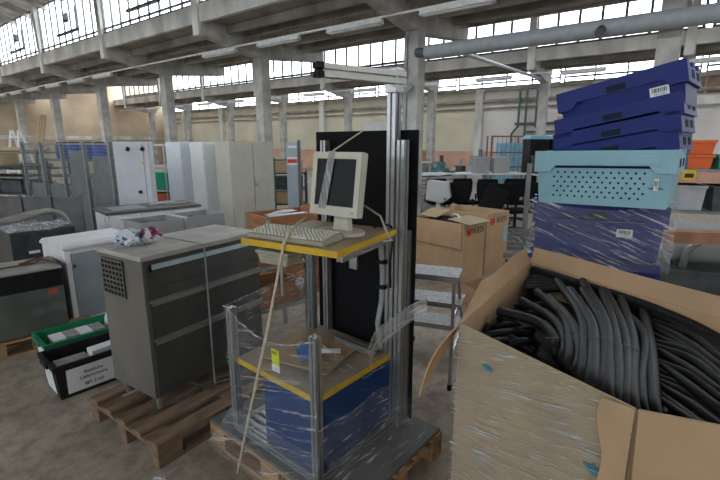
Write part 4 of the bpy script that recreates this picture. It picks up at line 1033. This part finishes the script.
cb = thing('cable_heap', 'dark cable and board scrap filling the nearer printed carton', 'scrap', fr((1.257,5.221),R(42),.23,.45,.6), R(42))
obj('scrap_mound', MB().grid(blob(0,0,.2,.3,.09,3), 20, 10), m_black, cb)
obj('cable_arc', MB().tube(spline([(-.1,-.3,.17),(0,-.2,.24),(.1,-.05,.23),(.15,.05,.17)],6), .012, 8), m_paper, cb, smooth=True)
rlw = thing('tape_core', 'pale cardboard tube end standing in the taller printed carton', 'tube', fr((1.68,5.73),R(42),.08,.6,.013), R(0))
obj('core', MB().cyl((0,0,0), .05, .88, 14), m_cardl, rlw, smooth=True, auto=40)
lo = thing('low_carton', 'low open carton lying on the floor between the printed cartons and the hoses', 'carton', (1.22,4.4,0), R(30))
for nm, q in (('carton_side',(0,0,.4,.008)),('carton_side',(0,.3,.4,.308)),('carton_end',(0,.008,.008,.3)),('carton_end',(.392,.008,.4,.3))): obj(nm, MB().bx(q[0],q[1],0,q[2],q[3],.24), m_card, lo)
# step stool
m_tread = mat('tread_plate', (.28,.28,.275), .45, .4, var=.25, scale=55, detail=1, lo=.48, hi=.55)
st = thing('step_stool', 'aluminium three-step stool with tread plates behind the workstation', 'step stool', (.20,3.03,0), R(-20))
for i, (z, y) in enumerate(((.86,0),(.575,.25),(.29,.5))):
    t_ = obj('tread', MB().bx(0,y,z-.012,.5,y+.24,z), m_tread, st, bevel=.003)
    obj('tread_lip', MB().bx(0,y-.006,z-.04,.5,y-.0005,z), m_alu, t_)
lgm = lambda x: MB().tube(spline([(x,.02,0),(x,.02,.4),(x,.02,.75),(x,.05,.835),(x,.2,.835)],6), .0125, 8)
for x in (.03,.47):
    obj('leg', lgm(x), m_alu, st, smooth=True)
    obj('leg', MB().tube(spline([(x,.74,0),(x,.66,.25),(x,.45,.5),(x,.22,.8)],6), .0125, 8), m_alu, st, smooth=True)
    for y in (.02,.74): obj('rubber_foot', MB().cyl((x,y,0), .018, .04, 10), m_black, st)
    obj('stringer', MB().tube([(x,.03,.27),(x,.6,.27)], .01, 8), m_alu, st); obj('stringer', MB().tube([(x,.03,.55),(x,.42,.55)], .01, 8), m_alu, st)
# dollies
m_dol = mat('dolly_grey', (.20,.20,.20), .6, .2, var=.2)
def dolly(label, c, h, L=.9, D=.55):
    r = thing('floor_dolly', label, 'dolly', (*c,0), h, 'flat floor dollies beside the crate stack')
    for q in ((0,0,L,.05),(0,D-.05,L,D),(0,.05,.05,D-.05),(L-.05,.05,L,D-.05),(L*.47,.05,L*.53,D-.05)): obj('frame_bar', MB().bx(q[0],q[1],.17,q[2],q[3],.23), m_dol, r)
    for x in (.08,L-.08):
        for y in (.08,D-.08):
            k = obj('caster_fork', MB().bx(x-.02,y-.025,.08,x+.02,y+.025,.168), m_dol, r)
            obj('caster_wheel', MB().cyl((x,y-.018,.065), .064, .036, 16, 'y'), m_black, k)
    return r
dl = dolly('floor dolly nearest the hose carton', (1.98,6.05), R(-8), .85, .5)
dolly('floor dolly in the middle of the three', (2.12,6.75), R(-8), .85, .5)
d3 = dolly('floor dolly with a tall post, farthest from the hose carton', (2.26,7.45), R(-8), .85, .5)
obj('handle_post', MB().bx(.51,-.06,.1,.58,-.005,1.42), m_dol, d3)
# office chairs
def office_chair(label, c, h):
    r = thing('office_chair', label, 'chair', (*c,0), h, 'black office chairs behind the cartons')
    obj('seat', MB().prism([(-.23,-.22),(.23,-.22),(.25,0),(.22,.22),(-.22,.22),(-.25,0)], .43, .50), m_blackf, r, bevel=.02)
    obj('backrest', MB().prism([(-.20,.56),(.20,.56),(.235,.7),(.235,.9),(.21,.97),(-.21,.97),(-.235,.9),(-.235,.7)], .21, .26, 'y'), m_blackf, r, bevel=.015)
    obj('back_stem', MB().tube([(0,.15,.42),(0,.27,.45),(0,.28,.62)], .02, 8), m_black, r)
    obj('gas_column', MB().cyl((0,0,.12), .028, .31, 12), m_black, r)
    for s in (-1,1): obj('armrest', MB().tube([(s*.25,.1,.46),(s*.29,.1,.5),(s*.29,.08,.66),(s*.29,-.15,.67)], .016, 8), m_alu if s > 0 else m_black, r, smooth=True)
    for i in range(5):
        a = 2*pi*i/5+.3
        l_ = obj('base_leg', MB().tube([(0,0,.12),(.28*cos(a),.28*sin(a),.085)], [.026,.016], 8), m_black, r)
        obj('caster', MB().cyl((.28*cos(a)-.014,.28*sin(a),.03), .029, .028, 12, 'x'), m_black, l_)
    return r
ch0 = office_chair('black office chair behind the grey tilted hood, leftmost of the chairs', (1.75,9.7), R(8))
CH = [((2.36,9.75),R(10),'black office chair just behind the second from the left, pale table behind it'),
      ((1.98,8.75),R(-10),'black office chair with the red stool before it, second from the left'),
      ((2.84,9.6),R(0),'black office chair in the back row above the board-carrying chair'),
      ((2.50,8.55),R(-20),'black office chair with a tilted flat board on it, middle of the front row'),
      ((3.03,8.5),R(15),'black office chair nearest the dollies, chrome arms, in full view'),
      ((3.46,9.7),R(-6),'black office chair in the back row right of the post'),
      ((3.75,8.8),R(20),'black office chair half hidden behind the crate stack')]
for c, h, lab in CH: copy_thing(ch0, (*c,0), h, lab)
gp_ = thing('grey_panel', 'light grey tilted plastic hood standing in front of the leftmost office chair', 'panel', (1.60,8.95,0), R(-20))
m_lgp = mat('light_grey_plastic', (.42,.43,.43), .5, var=.04)
obj('hood', MB().prism([(-.25,.62),(.1,.56),(.26,.68),(.2,.98),(-.22,1.02)], -.12, .12, 'y'), m_lgp, gp_, bevel=.02)
obj('hood_stem', MB().bx(-.04,-.04,.06,.05,.04,.6), m_lgp, gp_); obj('hood_foot', MB().bx(-.22,-.2,0,.22,.2,.06), m_lgp, gp_, bevel=.01)
rc_ = thing('red_stool', 'stool with bright red seat cushion between cartons and office chairs', 'stool', (1.95,8.05,0), 0)
obj('cushion', MB().prism([(.26*cos(a),.22*sin(a)) for a in [2*pi*i/20 for i in range(20)]], .46, .54), mat('red_cushion',(.55,.02,.04),.6), rc_, bevel=.02)
for a in range(4): obj('leg', MB().tube([(.16*cos(a*pi/2+.7),.14*sin(a*pi/2+.7),.46),(.2*cos(a*pi/2+.7),.18*sin(a*pi/2+.7),0)], .014, 8), m_alu, rc_)
bd = thing('flat_board', 'thin black board leaning on the middle office chair', 'board', (2.50,8.2,0), R(-20))
obj('board_sheet', MB().box((0,-.02,.72),(.42,.02,.5),0,R(-20),.35), m_blackp, bd); obj('board_foot', MB().bx(-.02,-.16,.0,.02,-.12,.5), m_alu, bd)
# ------------------------------------------------------------ clutter across the hall
m_teal2 = mat('machine_teal', (.10,.26,.28), .5, var=.2); m_dkm = mat('machine_dark', (.06,.065,.07), .6, var=.3); m_orange = mat('crate_orange', (.60,.11,.03), .5)
m_blued = mat('drum_blue', (.03,.08,.35), .45); m_lid = mat('lid_sky_blue', (.25,.50,.65), .5); m_pcg = mat('case_grey', (.36,.36,.37), .55, var=.08)
def cross(px, py, Y): return atY(px, py, Y)
def carton(label, c, h, d, m, name='parts_box', cat='box', lid=None, group=None):
    r = thing(name, label, cat, c, h, group)
    obj('box_body', MB().bx(-d[0]/2,-d[1]/2,0,d[0]/2,d[1]/2,d[2]*.88), m, r, bevel=.006)
    obj('box_lid', MB().bx(-d[0]/2-.012,-d[1]/2-.012,d[2]*.88,d[0]/2+.012,d[1]/2+.012,d[2]), lid or m, r, bevel=.006); return r
def shelf(label, c, h, L, D, levels, m, name='shelf_rack'):
    r = thing(name, label, 'rack', c, h)
    top = levels[-1]+.02
    for x in (0,L-.05):
        for y in (0,D-.05): obj('upright', MB().bx(x,y,0,x+.05,y+.05,top), m, r)
    for z in levels: obj('shelf_board', MB().bx(0,0,z-.03,L,D,z), m, r)
    return r
# --- behind the mesh fence
shelf('dark green pipe rack behind the left part of the mesh fence', (-9.6,10.2,0), R(-10), 2.6, .9, [.4,.8,1.2,1.55], m_grn)
shelf('green machine frame directly behind the mesh fence', (-7.0,9.9,0), R(-20), 1.7, .8, [.3,.7,1.05,1.4], m_grn, 'machine_frame')
random.seed(21)
ADJ = ['lowest','second','third','fourth','fifth','sixth']
for j, z in enumerate((.4,.8,1.2,1.55)):
    for i in range(2):
        p = fr((-9.6,10.2),R(-10),.15+1.2*i,.1+.2*random.random(),z+.001)
        b_ = thing('pipe_bundle', f'{["left","right"][i]} bundle of grey bars on the {ADJ[j]} shelf of the green pipe rack', 'bars', p, R(-10))
        for k in range(4): obj('bar', MB().cyl((0,.12*k,.05), .05, 1.0+.15*random.random(), 8, 'x'), m_alu if (i+j+k) % 2 else m_cardl, b_)
for i in range(4):
    p = fr((-7.0,9.9),R(-20),.15+.38*i,.35,1.401)
    d_ = thing('blue_drum', f'{ORD[i]} small blue drum from the left on the green machine frame', 'drum', p, 0, 'blue drums behind the fence')
    obj('drum_body', MB().tube([(0,0,0),(0,0,.1),(0,0,.3),(0,0,.34)], [.13,.14,.14,.12], 16), m_blued, d_, smooth=True, auto=40); obj('drum_lid', MB().cyl((0,0,.34), .11, .03, 16), m_black, d_)
lad = thing('step_ladder', 'white step ladder standing behind the pipe rack at the far left', 'ladder', (-10.0,12.6,0), R(-15))
for s in (-1,1):
    obj('ladder_rail', MB().tube([(s*.25,0,0),(s*.14,.4,2.1)], .03, 6), m_paper, lad); obj('ladder_rail', MB().tube([(s*.28,.95,0),(s*.14,.45,2.1)], .03, 6), m_paper, lad)
for i in range(6): obj('ladder_step', MB().bx(-.22+.015*i,.03+.06*i,.3+.32*i,.22-.015*i,.14+.06*i,.33+.32*i), m_paper, lad)
lp = thing('leaning_poles', 'four pale poles leaning against the third near-row column', 'poles', hw(9.3,27.2,0), HA)
for i in range(4): obj('pole', MB().tube([(-.9,.25*i,0),(-.05,.25*i+.35,3.2)], .045, 6), m_cardl, lp)
# --- centre, behind the desk
shelf('grey shelf rack with coloured boxes left of the monitor', (-1.0,10.4,0), R(5), 1.3, .6, [.5,.95,1.3], m_gbox)
for i,(x,z,d,m,lab) in enumerate(((.25,.951,(.4,.35,.25),m_lgp,'pale grey box on the middle shelf left of the monitor'),(.8,.951,(.45,.4,.28),m_white,'white box on the middle shelf left of the monitor'),
     (.3,1.301,(.3,.3,.22),m_blued,'blue box on the top shelf left of the monitor'),(.72,1.301,(.35,.3,.3),m_dkm,'dark box on the top shelf left of the monitor'),(1.05,1.301,(.25,.3,.2),m_orange,'orange box on the top shelf left of the monitor'),(.6,.501,(.8,.4,.3),m_teal2,'teal box on the lowest shelf left of the monitor'))):
    carton(lab, fr((-1.0,10.4),R(5),x,.3,z), R(5), d, m)
shelf('low dark rack of boxes between the beige cabinet and the red-striped tower', (-2.0,9.9,0), R(5), .8, .5, [.4,.75,1.1], m_dkm)
for i,(z,m) in enumerate(((.401,m_card),(.751,m_dkm),(1.101,m_card))): carton(f'{["brown carton on the lowest","dark box on the middle","brown carton on the top"][i]} shelf of the low dark rack', fr((-2.0,9.9),R(5),.4,.25,z), R(5), (.6,.35,.26), m)
wbx = thing('white_unit', 'white wall unit high behind the black back board', 'unit', hw(PF-.75,15.6,2.0), HA)
obj('unit_body', MB().bx(0,-1.4,0,.4,1.4,1.0), m_paper, wbx); obj('unit_door', MB().bx(-.03,-.05,.05,0,1.3,.95), m_white, wbx); obj('unit_door', MB().bx(-.03,-1.35,.05,0,-.1,.95), m_white, wbx)
# --- centre right: profile stack, tables
ps = thing('profile_stack', 'long stack of bright aluminium profiles behind the leftmost office chair', 'profiles', (1.72,11.5,0), R(35))
random.seed(4)
for k in range(9):
    for q in range(2): obj('profile_bar', MB().bx(.02*random.random(),.42*q,.1*k,1.3+.1*random.random(),.42*q+.4,.1*k+.085), m_alu if (k+q) % 3 else m_lgp, ps)
obj('cover_sheet', MB().sheet(lambda u,v: (-.05+1.45*u,-.05+.95*v,.925+.012*sin(14*u+5*v)), 16, 6, .012), m_paper, ps)
for i,(c,L,lab) in enumerate((((2.9,12.6),1.9,'white table behind the middle office chairs'),((4.9,12.3),1.5,'white table behind the right office chairs'))):
    t_ = thing('white_table', lab, 'table', (*c,0), R(4), 'white tables behind the chairs')
    obj('table_top', MB().bx(0,0,.86,L,.8,.9), m_white, t_, bevel=.005)
    for x in (.05,L-.1):
        for y in (.05,.7): obj('leg', MB().bx(x,y,0,x+.05,y+.05,.859), m_alu, t_)
for i,(x,y,z,d,m,lab) in enumerate(((3.5,12.95,.901,(.42,.4,.45),m_pcg,'grey computer case on the white table, left one'),(4.08,12.95,.901,(.45,.25,.46),m_lgp,'pale grey flat case leaning on the white table'),
      (5.12,12.7,.901,(.36,.4,.5),m_dkm,'dark computer case on the right white table'),(5.72,12.75,.901,(.5,.4,.42),m_card,'brown carton on the right white table'))):
    carton(lab, (x,y,z), R(4), d, m)
# row of small machines along the wall
MN = ['teal machine tool','dark machine tool','blue-grey machine tool','teal pump unit','dark gear unit','pale motor unit','teal valve unit','dark press unit']
mm = [m_teal2,m_dkm,m_sl,m_teal2,m_dkm,m_pcg,m_teal2,m_dkm]
for i in range(8):
    p = hw(19.3, 12.6-.95*i, 0)
    g = thing('small_machine', f'{MN[i]}, {ORD[i]} from the left in the row before the salmon wall', 'machine', p, HA, 'small machines along the back wall')
    hh = .85+.18*(i*7%4)
    obj('machine_base', MB().bx(-.3,-.38,0,.3,.38,hh*.55), mm[i], g, bevel=.02); obj('machine_head', MB().bx(-.2,-.3+.1*(i%2),hh*.55,.22,.2+.1*(i%2),hh*.85), mm[(i+3)%8], g, bevel=.02)
    obj('machine_column', MB().cyl((0,-.1,hh*.85), .09, .3, 10), mm[(i+1)%8], g); obj('hand_wheel', MB().tube([(-.21,.1,hh*.7),(-.26,.1,hh*.7)], .12, 14), m_alu, g)
ob = carton('orange box standing on a pale bench before the salmon wall', hw(18.2,10.6,.92), HA, (.8,.9,.5), mat('box_ochre',(.55,.24,.05),.6))
bn = thing('bench', 'pale bench carrying the orange box', 'bench', hw(18.2,10.6,0), HA)
obj('bench_top', MB().bx(-.5,-.8,.86,.5,.8,.918), m_paper, bn)
for x in (-.45,.38):
    for y in (-.75,.68): obj('leg', MB().bx(x,y,0,x+.07,y+.07,.859), m_alu, bn)
# cage trolley
cg = thing('cage_trolley', 'brown wire cage trolley behind the white tables', 'cage', (4.6,15.8,0), R(-5))
m_cage = mat('cage_brown', (.22,.12,.09), .6)
for x in (0,1.1,2.2): 
    for y in (0,.8): obj('cage_post', MB().bx(x,y,0,x+.05,y+.05,2.0), m_cage, cg)
for z in (.2,.9,1.4,1.95): obj('cage_rail', MB().bx(0,0,z,2.25,.03,z+.05), m_cage, cg)
for i in range(15): obj('cage_bar', MB().bx(.07+.15*i,.01,.2,.085+.15*i,.025,1.95), m_cage, cg)
carton('pale blue container inside the brown cage trolley', (5.6,16.25,.0), R(-5), (1.2,.6,1.75), m_lid, 'container', 'container')
# black bins with blue lids
for i in range(2):
    p = Vector((5.32+.62*i,13.6,0))
    g = thing('waste_bin', ['black waste bin with sky-blue lid, left of the pair','black waste bin with sky-blue lid, right of the pair'][i], 'bin', p, R(0), 'waste bins with blue lids')
    obj('bin_body', MB().frustum(-.24,-.26,.24,.26,.0,-.29,-.32,.29,.32,1.86), m_black, g, bevel=.01); obj('bin_lid', MB().prism([(-.31,1.86),(.31,1.86),(.29,1.95),(-.27,1.97)], -.34, .34, 'y'), m_lid, g, bevel=.01)
    obj('bin_grip', MB().bx(-.2,-.36,1.74,.2,-.33,1.79), m_black, g)
carton('royal blue box standing in front of the right waste bin', (6.65,13.2,0), R(0), (.34,.3,1.62), m_blued)
carton('brown carton in front of the waste bins', (5.52,12.5,.945), R(6), (.35,.3,.55), m_card)
# --- right edge
rr = shelf('steel rack at the right edge behind the crate stack', (3.6,5.35,0), R(-20), 1.2, .6, [.35,.95,1.45], m_dol)
for i,(x,z,m,lab) in enumerate(((.32,1.451,m_orange,'orange crate on the top shelf of the right rack, lower one'),(.32,1.62,m_orange,'orange crate on top of the other orange crate'),(.85,1.451,m_tealc,'green crate on the top shelf of the right rack'),(.3,.951,m_pcg,'grey crate on the middle shelf of the right rack'),(.85,.951,m_dkm,'dark crate on the middle shelf of the right rack'),(.5,.351,m_pcg,'grey crate on the lowest shelf of the right rack'))):
    p = fr((3.6,5.35),R(-20),x,.3,z); r_ = thing('rack_crate', lab, 'crate', p, R(-20), 'crates on the right rack')
    hh = .165 if m in (m_orange,m_tealc) else .3
    obj('crate_shell', MB().frustum(-.22,-.18,.22,.18,0,-.24,-.2,.24,.2,hh), m, r_); obj('crate_rim', MB().bx(-.25,-.21,hh-.03,.25,.21,hh), m, r_)
yl = thing('yellow_card', 'yellow card hanging at the right rack', 'card', fr((3.6,5.35),R(-20),.3,-.012,1.32), R(-20))
obj('card_sheet', MB().bx(-.07,-.004,0,.07,0,.12), m_yellow, yl); obj('card_print', MB().bx(-.04,-.0055,.03,.05,-.0045,.08), m_ink, yl)
mc = thing('pump_machine', 'grey machine with pipes on the floor beside the crate stack', 'machine', (2.95,4.15,0), R(-20))
obj('machine_bed', MB().bx(0,0,0,.9,.5,.55), m_dkm, mc, bevel=.02); obj('machine_drum', MB().cyl((.1,.25,.78), .2, .7, 18, 'x'), m_gbox, mc, smooth=True, auto=40)
obj('machine_pipe', MB().tube(spline([(.2,.1,.55),(.2,-.05,.8),(.45,-.08,.95),(.7,.1,.9)],6), .035, 8), m_alu, mc, smooth=True)
tbm = thing('timber_beam', 'reddish timber beam lying across the grey machine on the right', 'beam', (2.15,3.72,.0), R(-10))
obj('beam', MB().bx(0,0,.92,1.6,.14,1.02), mat('timber_red',(.30,.15,.09),.8,var=.2), tbm)
for x in (.15,1.35): obj('trestle_leg', MB().bx(x,.02,0,x+.08,.1,.919), m_dol, tbm)

shelf('dark steel bench frame beside the green pipe rack at the far left', (-8.35,9.2,0), R(-12), 1.7, .6, [.35,.75,1.1,1.3], m_dkm, 'storage_bench')
for i,(x,z,m,lab) in enumerate(((.4,.351,m_dkm,'dark box on the lowest board of the dark bench frame'),(1.1,.351,m_grn,'green box on the lowest board of the dark bench frame'),(.5,.751,m_pcg,'grey box on the second board of the dark bench frame'),(1.2,.751,m_dkm,'dark box on the second board of the dark bench frame'),(.8,1.301,m_cardl,'pale carton on top of the dark bench frame'))):
    carton(lab, fr((-8.35,9.2),R(-12),x,.3,z), R(-12), (.5,.4,.26), m)
